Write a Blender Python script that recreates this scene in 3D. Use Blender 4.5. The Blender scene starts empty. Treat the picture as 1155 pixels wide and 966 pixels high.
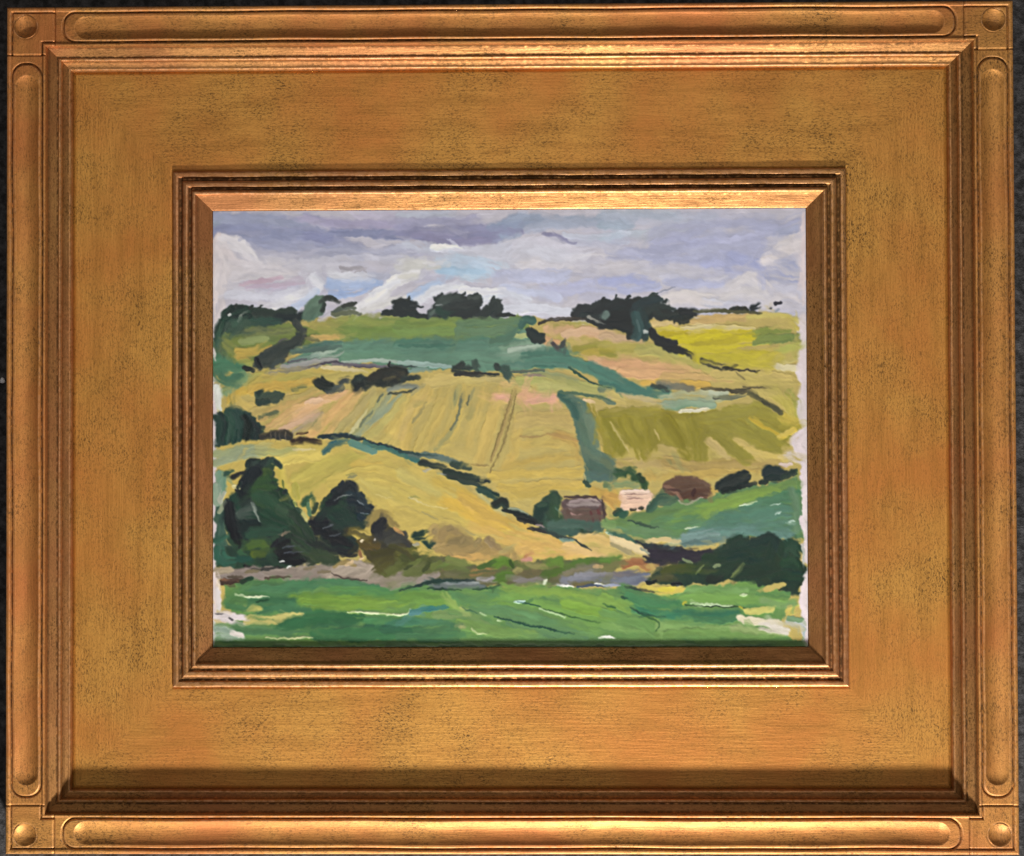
import bpy, bmesh, math, random
import numpy as np
from mathutils import Vector, Matrix
R = math.radians
C = bpy.context.scene.collection
U = 0.000437            # metres per layout unit (the frame is 1141 x 961 units, about 50 x 42 cm)
FW, FH, TH = 1141.0, 961.0, 45.0   # outer width, height, thickness of the frame in units
PD = 30.0               # the painting lies this far below the rim of the frame

# ------------------------------------------------------------------ camera
cam_d = bpy.data.cameras.new('camera')
cam = bpy.data.objects.new('camera', cam_d); C.objects.link(cam)
cam_d.sensor_width = 36.0
cam_d.lens = 36.0 * 1600.28 / 1155.0
cam_d.clip_start = 0.01; cam_d.clip_end = 50
cam.location = (24.34*U, -21.42*U, (1600 + TH)*U)
cam.rotation_euler = (0.013, 0.013, -0.003)
bpy.context.scene.camera = cam

# ------------------------------------------------------------------ light
scn = bpy.context.scene
world = bpy.data.worlds.new('World'); scn.world = world; world.use_nodes = True
bg = world.node_tree.nodes['Background']
bg.inputs[0].default_value = (1.0, 0.93, 0.86, 1); bg.inputs[1].default_value = 0.085

def area_light(name, loc, size, power, col):
    d = bpy.data.lights.new(name, 'AREA'); d.shape = 'DISK'; d.size = size; d.energy = power; d.color = col
    o = bpy.data.objects.new(name, d); C.objects.link(o); o.location = loc
    o.rotation_euler = (Vector((0, 0, 0)) - Vector(loc)).to_track_quat('-Z', 'Y').to_euler()
    return o
el, az, dist = R(24.5), R(7), 1.15
area_light('window_lamp', (dist*math.cos(el)*math.sin(az), -dist*math.cos(el)*math.cos(az), dist*math.sin(el)), 0.088, 25.4, (1.0, 0.955, 0.90))
area_light('overhead_fill', (0.05, 0.5, 2.2), 1.3, 9, (1.0, 0.93, 0.86))  # unseen soft fill, added overhead to lift the sides and shaded slopes

vs = scn.view_settings
scn.display_settings.display_device = 'sRGB'
vs.view_transform = 'Standard'; vs.look = 'None'; vs.exposure = 0; vs.gamma = 1; vs.use_curve_mapping = False

# ------------------------------------------------------------------ helpers
def meta(o, label=None, cat=None, kind=None, group=None):
    if label: o['label'] = label
    if cat: o['category'] = cat
    if kind: o['kind'] = kind
    if group: o['group'] = group
    return o

def link_mesh(name, me, mat, parent=None):
    o = bpy.data.objects.new(name, me); C.objects.link(o)
    if mat: me.materials.append(mat)
    if parent: o.parent = parent
    return o

def nodes(mat):
    nt = mat.node_tree
    def N(t, **kw):
        n = nt.nodes.new(t)
        for k, v in kw.items():
            if k.startswith('i_'):
                n.inputs[k[2:].replace('_', ' ')].default_value = v
            else:
                setattr(n, k, v)
        return n
    def L(a, b): nt.links.new(a, b)
    return nt, N, L

# ------------------------------------------------------------------ materials
def gold_material(name, light, dark, red, streak=1.0, metallic=0.55, rough=0.5):
    m = bpy.data.materials.new(name); m.use_nodes = True
    nt, N, L = nodes(m)
    bs = nt.nodes['Principled BSDF']
    gc = N('ShaderNodeAttribute', attribute_name='grain')
    # brushed along the length of each side
    mp = N('ShaderNodeMapping'); mp.inputs['Scale'].default_value = (60, 900, 900); L(gc.outputs['Vector'], mp.inputs['Vector'])
    st = N('ShaderNodeTexNoise', i_Scale=1.0, i_Detail=3.0, i_Roughness=0.6); L(mp.outputs[0], st.inputs['Vector'])
    geo = N('ShaderNodeNewGeometry')
    blot = N('ShaderNodeTexNoise', i_Scale=16.0, i_Detail=4.0, i_Roughness=0.55); L(geo.outputs['Position'], blot.inputs['Vector'])
    blot2 = N('ShaderNodeTexNoise', i_Scale=55.0, i_Detail=3.0, i_Roughness=0.6); L(geo.outputs['Position'], blot2.inputs['Vector'])
    def ramp(src, a, b):
        r = N('ShaderNodeMapRange'); r.inputs['From Min'].default_value = a; r.inputs['From Max'].default_value = b
        L(src, r.inputs['Value']); return r.outputs[0]
    def mix(f, a, b, bt='MIX'):
        x = N('ShaderNodeMix', data_type='RGBA', blend_type=bt)
        if isinstance(f, (int, float)): x.inputs[0].default_value = f
        else: L(f, x.inputs[0])
        for s, i in ((a, 6), (b, 7)):
            if isinstance(s, tuple): x.inputs[i].default_value = (*s, 1)
            else: L(s, x.inputs[i])
        return x.outputs[2]
    def math_(op, a, b):
        x = N('ShaderNodeMath', operation=op)
        for s, i in ((a, 0), (b, 1)):
            if isinstance(s, (int, float)): x.inputs[i].default_value = s
            else: L(s, x.inputs[i])
        return x.outputs[0]
    c = mix(ramp(blot.outputs['Fac'], 0.40, 0.64), light, red)
    mpc = N('ShaderNodeMapping'); mpc.inputs['Scale'].default_value = (26, 150, 150); L(gc.outputs['Vector'], mpc.inputs['Vector'])
    cl = N('ShaderNodeTexNoise', i_Scale=1.0, i_Detail=4.0, i_Roughness=0.6); L(mpc.outputs[0], cl.inputs['Vector'])
    c = mix(math_('MULTIPLY', ramp(cl.outputs['Fac'], 0.46, 0.66), 0.45), c, dark)
    c = mix(math_('MULTIPLY', ramp(st.outputs['Fac'], 0.45, 0.75), 0.34*streak), c, dark)
    # fine dark flyspecks and broken antique streaks
    mp2 = N('ShaderNodeMapping'); mp2.inputs['Scale'].default_value = (640, 1300, 1300); L(gc.outputs['Vector'], mp2.inputs['Vector'])
    sp = N('ShaderNodeTexNoise', i_Scale=1.0, i_Detail=4.0, i_Roughness=0.68, i_Distortion=0.9); L(mp2.outputs[0], sp.inputs['Vector'])
    spk = ramp(sp.outputs['Fac'], 0.485, 0.625)
    spk = math_('MULTIPLY', spk, ramp(blot2.outputs['Fac'], 0.16, 0.74))
    spk = math_('MULTIPLY', spk, math_('ADD', 0.58, ramp(blot.outputs['Fac'], 0.66, 0.38)))
    wash = math_('MULTIPLY', ramp(blot2.outputs['Fac'], 0.40, 0.68), ramp(blot.outputs['Fac'], 0.62, 0.40))
    c = mix(math_('MULTIPLY', wash, 0.16), c, (0.26, 0.13, 0.022))
    c = mix(math_('MULTIPLY', spk, 0.74), c, (0.06, 0.031, 0.008))
    # wear attribute: below zero old wax lying in grooves, plus shade painted at the sight edge, above zero rubbed arrises
    at = N('ShaderNodeAttribute', attribute_name='wear_shade')
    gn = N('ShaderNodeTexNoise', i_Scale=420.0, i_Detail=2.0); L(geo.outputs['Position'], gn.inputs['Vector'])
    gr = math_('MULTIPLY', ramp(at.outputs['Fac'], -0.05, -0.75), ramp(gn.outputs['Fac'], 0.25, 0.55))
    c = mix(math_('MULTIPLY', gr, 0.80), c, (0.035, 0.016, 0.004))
    rb = math_('MULTIPLY', ramp(at.outputs['Fac'], 0.1, 0.8), ramp(gn.outputs['Fac'], 0.36, 0.6))
    c = mix(math_('MULTIPLY', rb, 0.42), c, (0.72, 0.40, 0.21))
    L(c, bs.inputs['Base Color'])
    bs.inputs['Metallic'].default_value = metallic
    ro = math_('ADD', rough - 0.05, math_('MULTIPLY', blot2.outputs['Fac'], 0.12))
    ro = math_('ADD', ro, math_('MULTIPLY', gr, 0.3)); L(ro, bs.inputs['Roughness'])
    b1 = N('ShaderNodeBump', i_Strength=0.30*streak, i_Distance=0.0005); L(st.outputs['Fac'], b1.inputs['Height'])
    b2 = N('ShaderNodeBump', i_Strength=0.16, i_Distance=0.0005); L(sp.outputs['Fac'], b2.inputs['Height']); L(b1.outputs[0], b2.inputs['Normal'])
    L(b2.outputs[0], bs.inputs['Normal'])
    return m
GOLD = gold_material('antique_gold_leaf', (0.63, 0.315, 0.066), (0.37, 0.165, 0.028), (0.57, 0.222, 0.046))
GOLD_MOULD = gold_material('antique_gold_moulding', (0.52, 0.26, 0.085), (0.28, 0.12, 0.035), (0.46, 0.19, 0.07), 0.6, 0.78, 0.45)
GOLD_RAIL = gold_material('antique_gold_rail', (0.60, 0.285, 0.072), (0.33, 0.135, 0.028), (0.52, 0.185, 0.05), 0.7, 0.55, 0.55)

def paint_material():
    m = bpy.data.materials.new('oil_paint'); m.use_nodes = True
    nt, N, L = nodes(m); bs = nt.nodes['Principled BSDF']
    at = N('ShaderNodeAttribute', attribute_name='paint'); L(at.outputs['Color'], bs.inputs['Base Color'])
    bs.inputs['Roughness'].default_value = 0.36; bs.inputs['Specular IOR Level'].default_value = 0.35
    tc = N('ShaderNodeTexCoord')
    n = N('ShaderNodeTexNoise', i_Scale=1600.0, i_Detail=2.0); L(tc.outputs['Object'], n.inputs['Vector'])
    b = N('ShaderNodeBump', i_Strength=0.10, i_Distance=0.0003); L(n.outputs['Fac'], b.inputs['Height']); L(b.outputs[0], bs.inputs['Normal'])
    return m
def plain_material(name, col, rough=0.7):
    m = bpy.data.materials.new(name); m.use_nodes = True
    nt, N, L = nodes(m); bs = nt.nodes['Principled BSDF']
    tc = N('ShaderNodeTexCoord')
    n = N('ShaderNodeTexNoise', i_Scale=400.0, i_Detail=3.0); L(tc.outputs['Object'], n.inputs['Vector'])
    r = N('ShaderNodeValToRGB'); L(n.outputs['Fac'], r.inputs[0])
    r.color_ramp.elements[0].color = (*[c*0.8 for c in col], 1); r.color_ramp.elements[1].color = (*[min(1, c*1.15) for c in col], 1)
    L(r.outputs[0], bs.inputs['Base Color']); bs.inputs['Roughness'].default_value = rough
    return m
def ground_material():
    m = bpy.data.materials.new('dark_speckled_ground'); m.use_nodes = True
    nt, N, L = nodes(m); bs = nt.nodes['Principled BSDF']
    tc = N('ShaderNodeTexCoord')
    n = N('ShaderNodeTexNoise', i_Scale=230.0, i_Detail=5.0, i_Roughness=0.7); L(tc.outputs['Object'], n.inputs['Vector'])
    r = N('ShaderNodeValToRGB'); L(n.outputs['Fac'], r.inputs[0])
    e = r.color_ramp.elements
    e[0].position = 0.40; e[0].color = (0.007, 0.006, 0.006, 1); e[1].position = 0.72; e[1].color = (0.075, 0.072, 0.075, 1)
    L(r.outputs[0], bs.inputs['Base Color']); bs.inputs['Roughness'].default_value = 0.85
    b = N('ShaderNodeBump', i_Strength=0.6, i_Distance=0.002); L(n.outputs['Fac'], b.inputs['Height']); L(b.outputs[0], bs.inputs['Normal'])
    return m

# ------------------------------------------------------------------ the surface underneath
bm = bmesh.new()
bmesh.ops.create_grid(bm, x_segments=60, y_segments=60, size=2.0)
rg = random.Random(4)
for v in bm.verts: v.co.z = -0.0006 - 0.0008*rg.random()
me = bpy.data.meshes.new('ground'); bm.to_mesh(me); bm.free()
meta(link_mesh('ground', me, ground_material()), 'dark speckled surface under the gilded frame', 'ground', kind='structure')

# ------------------------------------------------------------------ the frame
frame = bpy.data.objects.new('picture_frame', None); C.objects.link(frame)
frame.empty_display_size = 0.05
meta(frame, 'wide antique gold picture frame with fluted rails and a round recess in each corner', 'picture frame')

def smooth_profile(pts, step=0.5, sig=0.55):
    pts = np.array(pts, float)
    seg = np.hypot(*np.diff(pts, axis=0).T); s = np.r_[0, np.cumsum(seg)]
    n = int(s[-1]/step) + 2
    t = np.linspace(0, s[-1], n)
    q = np.c_[np.interp(t, s, pts[:, 0]), np.interp(t, s, pts[:, 1])]
    k = np.exp(-0.5*(np.arange(-4, 5)*step/sig)**2); k /= k.sum()
    pad = np.r_[np.repeat(q[:1], 4, 0), q, np.repeat(q[-1:], 4, 0)]
    f = np.c_[np.convolve(pad[:, 0], k, 'valid'), np.convolve(pad[:, 1], k, 'valid')]
    f[0], f[-1] = q[0], q[-1]
    return f

def profile_wear(q, win=5):
    n = len(q); w = np.zeros(n)
    for i in range(n):
        a, b = max(0, i-win), min(n-1, i+win)
        if a == b: continue
        m = (q[a] + q[b])/2; t = q[b]-q[a]; l = np.hypot(*t) + 1e-6
        nrm = np.array([-t[1], t[0]])/l
        w[i] = np.dot(q[i]-m, nrm)
    return np.clip(w/1.0, -1, 1)

SIDES = {'bottom': (0, FW, FH), 'right': (90, FH, FW), 'top': (180, FW, FH), 'left': (270, FH, FW)}
def add_grain(me, shift):
    """rest coordinates along and across the side, used by the brushed gold"""
    n = len(me.vertices); co = np.empty(n*3, np.float32); me.vertices.foreach_get('co', co)
    co = co.reshape(-1, 3) + np.array(shift, np.float32)
    a = me.attributes.new('grain', 'FLOAT_VECTOR', 'POINT'); a.data.foreach_set('vector', co.ravel())
def place(o, side):
    o.rotation_euler = (0, 0, R(SIDES[side][0]))

def stick(name, side, prof, back, mat, rnd, jit=0.10):
    """mitred length of moulding; local x along the stick, local y inward from the outer edge"""
    ang, Ls, other = SIDES[side]
    q = smooth_profile(prof); wear_shade = profile_wear(q)
    if name == 'sight_moulding': wear_shade[-3:] = -1.0  # thin dark line painted on the lip, standing in for shade in the gap
    n = len(q); rows = max(40, int(Ls/9))
    verts = []; wr = []
    ph = [rnd.uniform(0, 6.28) for _ in range(6)]
    loop = [(d, z) for d, z in q] + list(back)
    m = len(loop)
    for r in range(rows+1):
        f = r/rows
        for i, (d, z) in enumerate(loop):
            x = -(Ls/2 - d) + f*(Ls - 2*d)
            dz = 0.0; dy = 0.0; fade = min(1.0, (Ls/2 - d - abs(x))/14.0)
            if i < n:
                dz = jit*(math.sin(x*.031+ph[0]+d*.2) + math.sin(x*.083+ph[1]-d*.35) + .8*math.sin(x*.21+ph[2]+d*.5))*.6
                dz += rnd.gauss(0, jit*.35)
                dz *= fade
                if 0 < i < n-1: dy = fade*(jit*1.2*math.sin(x*.047+ph[3]+d*.15) + rnd.gauss(0, jit*.25))
            verts.append((x*U, (-(other/2) + d + dy)*U, (TH + z + dz)*U)); wr.append(wear_shade[i] if i < n else -.2)
    faces = []
    for r in range(rows):
        for i in range(m):
            j = (i+1) % m
            faces.append((r*m+i, (r+1)*m+i, (r+1)*m+j, r*m+j))
    me = bpy.data.meshes.new(name); me.from_pydata(verts, [], faces)
    bm = bmesh.new(); bm.from_mesh(me); bmesh.ops.recalc_face_normals(bm, faces=bm.faces); bm.to_mesh(me); bm.free()
    at = me.attributes.new('wear_shade', 'FLOAT', 'POINT'); at.data.foreach_set('value', wr)
    me.polygons.foreach_set('use_smooth', [len(p.vertices) == 4 for p in me.polygons])
    add_grain(me, (ang*.01, ang*.003, 0))
    o = link_mesh(name, me, mat, frame); place(o, side)
    return o

# --- profile numbers (inset from the outer edge, height against the rim)
RM, PN, IN, ST = 45.0, 69.0, 184.0, 229.5
outer_prof = [(RM, -1.2), (RM+.8, -3), (RM+1.2, -5.5), (RM+2.4, -7.2), (RM+6, -9.6), (RM+10.3, -12.4), (RM+11.2, -11.6), (RM+13, -11.4), (RM+14.3, -13.2),
              (RM+14.8, -16.0), (RM+17, -18.6), (RM+20, -20.6), (RM+20.6, -20.2), (RM+22, -20.6), (RM+23.2, -23), (RM+23.6, -26)]
panel_prof = [(PN-.4, -26), (PN+25, -26.1), (PN+60, -26.2), (IN+.4, -26)]
sight_prof = [(IN, -26), (IN+.5, -23), (IN+2, -21.9), (IN+5, -21.5), (IN+7, -22.0), (IN+8, -23.8), (IN+10, -24.0), (IN+11.5, -23.2), (IN+12.3, -20.4), (IN+14, -18.9), (IN+17, -18.4),
              (IN+19, -19.0), (IN+20, -20.8), (IN+22, -21), (IN+23, -19.5), (IN+23.8, -17.4), (IN+25.3, -16.3), (IN+27, -16.2), (IN+28.3, -17.2),
              (IN+29.2, -18.8), (IN+31, -20.4), (IN+37, -23.4), (IN+42, -26.0), (ST-.8, -27.4), (ST-.3, -28.2), (ST, -29.1)]
rnd = random.Random(11)
for side in ('bottom', 'right', 'top', 'left'):
    stick('outer_moulding', side, outer_prof, [(RM+23.6, -TH+.5), (RM, -TH+.5)], GOLD_MOULD, rnd)
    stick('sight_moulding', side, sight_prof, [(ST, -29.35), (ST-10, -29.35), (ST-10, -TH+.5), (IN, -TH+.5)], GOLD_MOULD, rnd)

# --- the flat panel is one gilded surface carried round the four corners
def panel_ring():
    q = smooth_profile(panel_prof, 4.0, 1.0); loop = [(d, z) for d, z in q] + [(IN-.3, -TH+1), (PN+.2, -TH+1)]
    m = len(loop); verts = []; faces = []; grain = []
    for s, side in enumerate(('bottom', 'right', 'top', 'left')):
        ang, Ls, other = SIDES[side]; ca, sa = math.cos(R(ang)), math.sin(R(ang)); rows = int(Ls/7); base = len(verts)
        for r in range(rows+1):
            for d, z in loop:
                x = -(Ls/2-d)+r/rows*(Ls-2*d); y = -(other/2)+d
                X, Y = ca*x-sa*y, sa*x+ca*y
                dz = .22*math.sin(X*.013+Y*.021)+.12*math.sin(X*.04-Y*.033+1)
                verts.append((X*U, Y*U, (TH+z+(dz if PN+3 < d < IN-3 else 0))*U)); grain.append((x*U+ang*.01, y*U+ang*.003, 0))
        for r in range(rows):
            for i in range(m):
                j = (i+1) % m; faces.append((base+r*m+i, base+(r+1)*m+i, base+(r+1)*m+j, base+r*m+j))
    me = bpy.data.meshes.new('flat_panel'); me.from_pydata(verts, [], faces)
    a = me.attributes.new('grain', 'FLOAT_VECTOR', 'POINT'); a.data.foreach_set('vector', np.array(grain, np.float32).ravel())
    me.attributes.new('wear_shade', 'FLOAT', 'POINT')
    bm = bmesh.new(); bm.from_mesh(me); bmesh.ops.recalc_face_normals(bm, faces=bm.faces)
    bm.to_mesh(me); bm.free()
    me.polygons.foreach_set('use_smooth', [True]*len(me.polygons))
    link_mesh('flat_panel', me, GOLD, frame)
panel_ring()

# --- rails: a flat fillet between two small beads with a sunk flute, cut as a height field
def bump(d, c, hw, h): 
    t = (d-c)/hw
    return np.where(np.abs(t) < 1, h*np.sqrt(np.clip(1-t*t, 0, 1)), 0)
def common(d):
    z = np.full_like(d, -1.4)
    z += bump(d, 3.6, 2.9, 1.5) + bump(d, 43.6, 2.0, 1.5)
    z -= np.where(d < 1.0, (1.0-d)*1.6, 0)
    return z
def vgroove(sd, hw=1.9, dep=1.9): return -dep*np.clip(1-np.abs(sd)/hw, 0, 1)
def rrect(x, y, x0, x1, y0, y1, r):
    cx, cy, hx, hy = (x0+x1)/2, (y0+y1)/2, (x1-x0)/2-r, (y1-y0)/2-r
    ax, ay = np.abs(x-cx)-hx, np.abs(y-cy)-hy
    return np.hypot(np.maximum(ax, 0), np.maximum(ay, 0)) + np.minimum(np.maximum(ax, ay), 0) - r

def height_block(name, side, xs, ds, zf, mat, keep=None, x_origin=None):
    ang, Ls, other = SIDES[side]
    X, D = np.meshgrid(xs, ds, indexing='ij')
    wq = np.clip(np.minimum(D-1, RM-1.5-D)/5, 0, 1)
    Z = zf(X, D + wq*(.26*np.sin(X*.043+ang)+.2*np.sin(X*.017+2*ang)))
    rs = np.random.RandomState(int(ang)+len(xs))
    Zb = Z.copy()
    for _ in range(6):
        p = np.pad(Zb, 1, mode='edge'); Zb = (p[1:-1, 1:-1]*2 + p[:-2, 1:-1] + p[2:, 1:-1] + p[1:-1, :-2] + p[1:-1, 2:])/6
    wear_shade = np.clip((Z-Zb)/0.42, -1, 1)
    wob = 0.10*np.sin(X*.037+ang) + 0.08*np.sin(X*.11+D*.3+ang)
    Z = Z + wob + rs.normal(0, .04, Z.shape)
    Dy = D + 0.22*np.sin(X*.021+ang*.1) * np.clip(np.minimum(D, RM-D)/3, 0, 1)
    nx, nd = Z.shape
    bm = bmesh.new()
    idx = -np.ones((nx, nd), int); vs = []; w = []
    okc = np.ones((nx-1, nd-1), bool) if keep is None else keep((X[:-1, :-1]+X[1:, 1:])/2, (D[:-1, :-1]+D[1:, 1:])/2)
    quads = []
    for i in range(nx-1):
        for j in range(nd-1):
            if okc[i, j]: quads.append((i, j))
    def vid(i, j):
        if idx[i, j] < 0:
            idx[i, j] = len(vs); vs.append(((X[i, j]-Ls/2)*U, (Dy[i, j]-other/2)*U, (TH+Z[i, j])*U)); w.append(float(wear_shade[i, j]))
        return int(idx[i, j])
    faces = [(vid(i, j), vid(i+1, j), vid(i+1, j+1), vid(i, j+1)) for i, j in quads]
    # walls down to the back
    edges = {}
    for f in faces:
        for a, b in zip(f, f[1:]+f[:1]):
            edges.setdefault((min(a, b), max(a, b)), []).append((a, b))
    low = {}
    def lo(k):
        if k not in low:
            low[k] = len(vs); x, y, z = vs[k]; vs.append((x, y, 0.4*U)); w.append(-.1)
        return low[k]
    nsm = len(faces)
    for e, l in edges.items():
        if len(l) == 1:
            a, b = l[0]; faces.append((b, a, lo(a), lo(b)))
    me = bpy.data.meshes.new(name); me.from_pydata(vs, [], faces)
    at = me.attributes.new('wear_shade', 'FLOAT', 'POINT'); at.data.foreach_set('value', w)
    me.polygons.foreach_set('use_smooth', [k < nsm for k in range(len(faces))])
    me.update(); add_grain(me, (ang*.01+.3, ang*.003, 0))
    o = link_mesh(name, me, mat, frame); place(o, side)
    return o

CB = 55.5            # corner block arm length
def rail_z(Ls):
    u0, u1 = CB + 9.5, Ls - CB - 9.5
    def f(X, D):
        z = common(D)
        sd = rrect(X, D, u0, u1, 6.6, 40.6, 15.0)
        z = z + np.where(sd < 0, 0.9*np.clip(-sd/2.2, 0, 1), 0)
        z = z + vgroove(sd)
        # cove cut with a round gouge
        xc = np.clip(X, u0 + 26, u1 - 26)
        r = np.hypot(X-xc, D-24.0)
        R0, hw = 21.0, 13.0
        z = z - np.where(r < hw, np.sqrt(np.clip(R0*R0-r*r, 0, None)) - math.sqrt(R0*R0-hw*hw), 0)*0.9
        z = z + vgroove(X-CB+.3, 1.6, 1.2) + vgroove(X-(Ls-CB)-.3, 1.6, 1.2)
        return z
    return f
for side in ('bottom', 'right', 'top', 'left'):
    Ls = SIDES[side][1]
    a = np.arange(CB, CB+60, 0.6)
    xs = np.unique(np.r_[a, np.linspace(CB+60, Ls-CB-60, 120), Ls-a])
    ds = np.r_[0, .25, .5, np.arange(1, 44.6, 0.55), 44.9]
    height_block('fluted_rail', side, xs, ds, rail_z(Ls), GOLD_RAIL)

BC, BRAD = (22.5, 22.0), 12.3
def corner_z(X, D):
    dm = np.minimum(X, D)
    z = common(dm)
    inn = (X < RM) & (D < RM)
    # inside bead turns round the notch only
    z = np.where((X > 3) & (D > 3) & ((X < 41.3) & (D < 41.3)), np.maximum(-1.4, np.where(dm < 6.5, z, -1.4)), z)
    sdL = np.minimum(rrect(X, D, 6.6, 90, 6.6, 40.6, 0.8), rrect(X, D, 6.6, 40.6, 6.6, 90, 0.8))
    z = z + np.where(sdL < 0, 0.5*np.clip(-sdL/2, 0, 1), 0)
    z = z + vgroove(sdL, 1.4, 1.9)
    z = z + vgroove(X-CB+.4, 1.6, 1.2) + vgroove(D-CB+.4, 1.6, 1.2)
    r = np.hypot(X-BC[0], D-BC[1])
    # seat of the round recess
    z = np.where(r < BRAD+.5, -7.5, z)
    z = z + vgroove(r-BRAD-1.4, 1.8, 0.35)*(r > BRAD)
    return z
def recess(parent_side):
    """round dished recess pressed into a corner block"""
    ang, Ls, other = SIDES[parent_side]
    vs = []; w = []; faces = []
    n = 48; prof = []
    for k in range(0, 15):
        r = BRAD*1.02*k/14; R0 = 20.0
        prof.append((r, -(math.sqrt(R0*R0-min(r, R0)**2) - math.sqrt(max(R0*R0-BRAD**2, 0)))*1.0 - 1.3))
    prof.append((BRAD*1.10, -1.15)); prof.append((BRAD*1.12, -8.5))
    for r, z in prof:
        for i in range(n):
            a = 2*math.pi*i/n
            vs.append(((BC[0]+r*math.cos(a)-Ls/2)*U, (BC[1]+r*math.sin(a)-other/2)*U, (TH+z + .15*math.sin(3*a+ang)*(r/BRAD))*U)); w.append(-.55 if BRAD*.96 < r < BRAD*1.05 else (.2 if r < BRAD*.8 else -.1))
    for k in range(len(prof)-1):
        for i in range(n):
            j = (i+1) % n
            if k == 0: faces.append((i, n+i, n+j)) 
            else: faces.append((k*n+i, (k+1)*n+i, (k+1)*n+j, k*n+j))
    me = bpy.data.meshes.new('round_recess'); me.from_pydata(vs, [], faces)
    at = me.attributes.new('wear_shade', 'FLOAT', 'POINT'); at.data.foreach_set('value', w)
    me.polygons.foreach_set('use_smooth', [True]*len(faces)); add_grain(me, (ang*.01, 0, 0))
    return me
for side in ('bottom', 'right', 'top', 'left'):
    g = np.r_[0, .25, .5, np.arange(1, 45.1, 0.5), np.arange(45.5, CB+.1, .5)]
    blk = height_block('corner_block', side, g, g, corner_z, GOLD_RAIL, keep=lambda x, d: (x < RM) | (d < RM))
    rc = link_mesh('round_recess', recess(side), GOLD_RAIL, blk)
    rc.matrix_parent_inverse.identity()

# ------------------------------------------------------------------ the painting (oil on board, laid stroke by stroke on a fine grid)
PX0, PX1, PY0, PY1 = 231.0, 917.0, 229.0, 739.0      # extent of the board on the layout
SC = 1.42                                              # grid cells per layout unit
GW, GH = int((PX1-PX0)*SC)+1, int((PY1-PY0)*SC)+1
rs = np.random.RandomState(7)
def hexc(h): return np.array([int(h[i:i+2], 16) for i in (0, 2, 4)], float)/255
def tone(h):
    c = hexc(h) if isinstance(h, str) else np.array(h, float)
    e = c[1]-max(c[0], c[2])
    if e > 0: c = c - np.array([-.14*e, .26*e, 0])
    return c
def lattice(n, m, sig):
    a = rs.normal(0, 1, (n, m))
    f = np.fft.fft2(a); ky = np.fft.fftfreq(n)[:, None]; kx = np.fft.fftfreq(m)[None]
    b = np.real(np.fft.ifft2(f*np.exp(-2*(math.pi**2)*((kx*sig[1])**2+(ky*sig[0])**2))))
    return b/b.std()
NB = lattice(512, 512, (1.1, 7.0)) + 0.7*lattice(512, 512, (3.0, 14.0)); NB /= NB.std()   # bristle tracks: rows across, columns along
NW = lattice(512, 512, (6, 6)) + .5*lattice(512, 512, (2, 2)); NW /= NW.std()
CV = np.empty((GH, GW, 3)); CV[:] = hexc('d6cac7')
HT = np.zeros((GH, GW))
YY, XX = np.mgrid[0:GH, 0:GW].astype(float)
ZO = {'A': (230, 230), 'B': (450, 230), 'C': (680, 230), 'D': (230, 390), 'E': (450, 390), 'F': (680, 390), 'G': (230, 550), 'H': (450, 550), 'I': (680, 550)}
def sstep(a, b, x):
    t = np.clip((x-a)/(b-a), 0, 1); return t*t*(3-2*t)

def spline(p, step):
    p = np.array(p, float)
    if len(p) == 1: p = np.r_[p, p+[[0.8, 0.3]]]
    q = np.r_[[2*p[0]-p[1]], p, [2*p[-1]-p[-2]]]
    out = [p[0]]
    for i in range(1, len(q)-2):
        L = np.hypot(*(q[i+1]-q[i])); n = max(1, int(math.ceil(L/step)))
        for k in range(1, n+1):
            t = k/n; a, b, c, d = q[i-1], q[i], q[i+1], q[i+2]
            out.append(.5*((2*b)+(c-a)*t+(2*a-5*b+4*c-d)*t*t+(-a+3*b-3*c+d)*t**3))
    return np.array(out)

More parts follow.
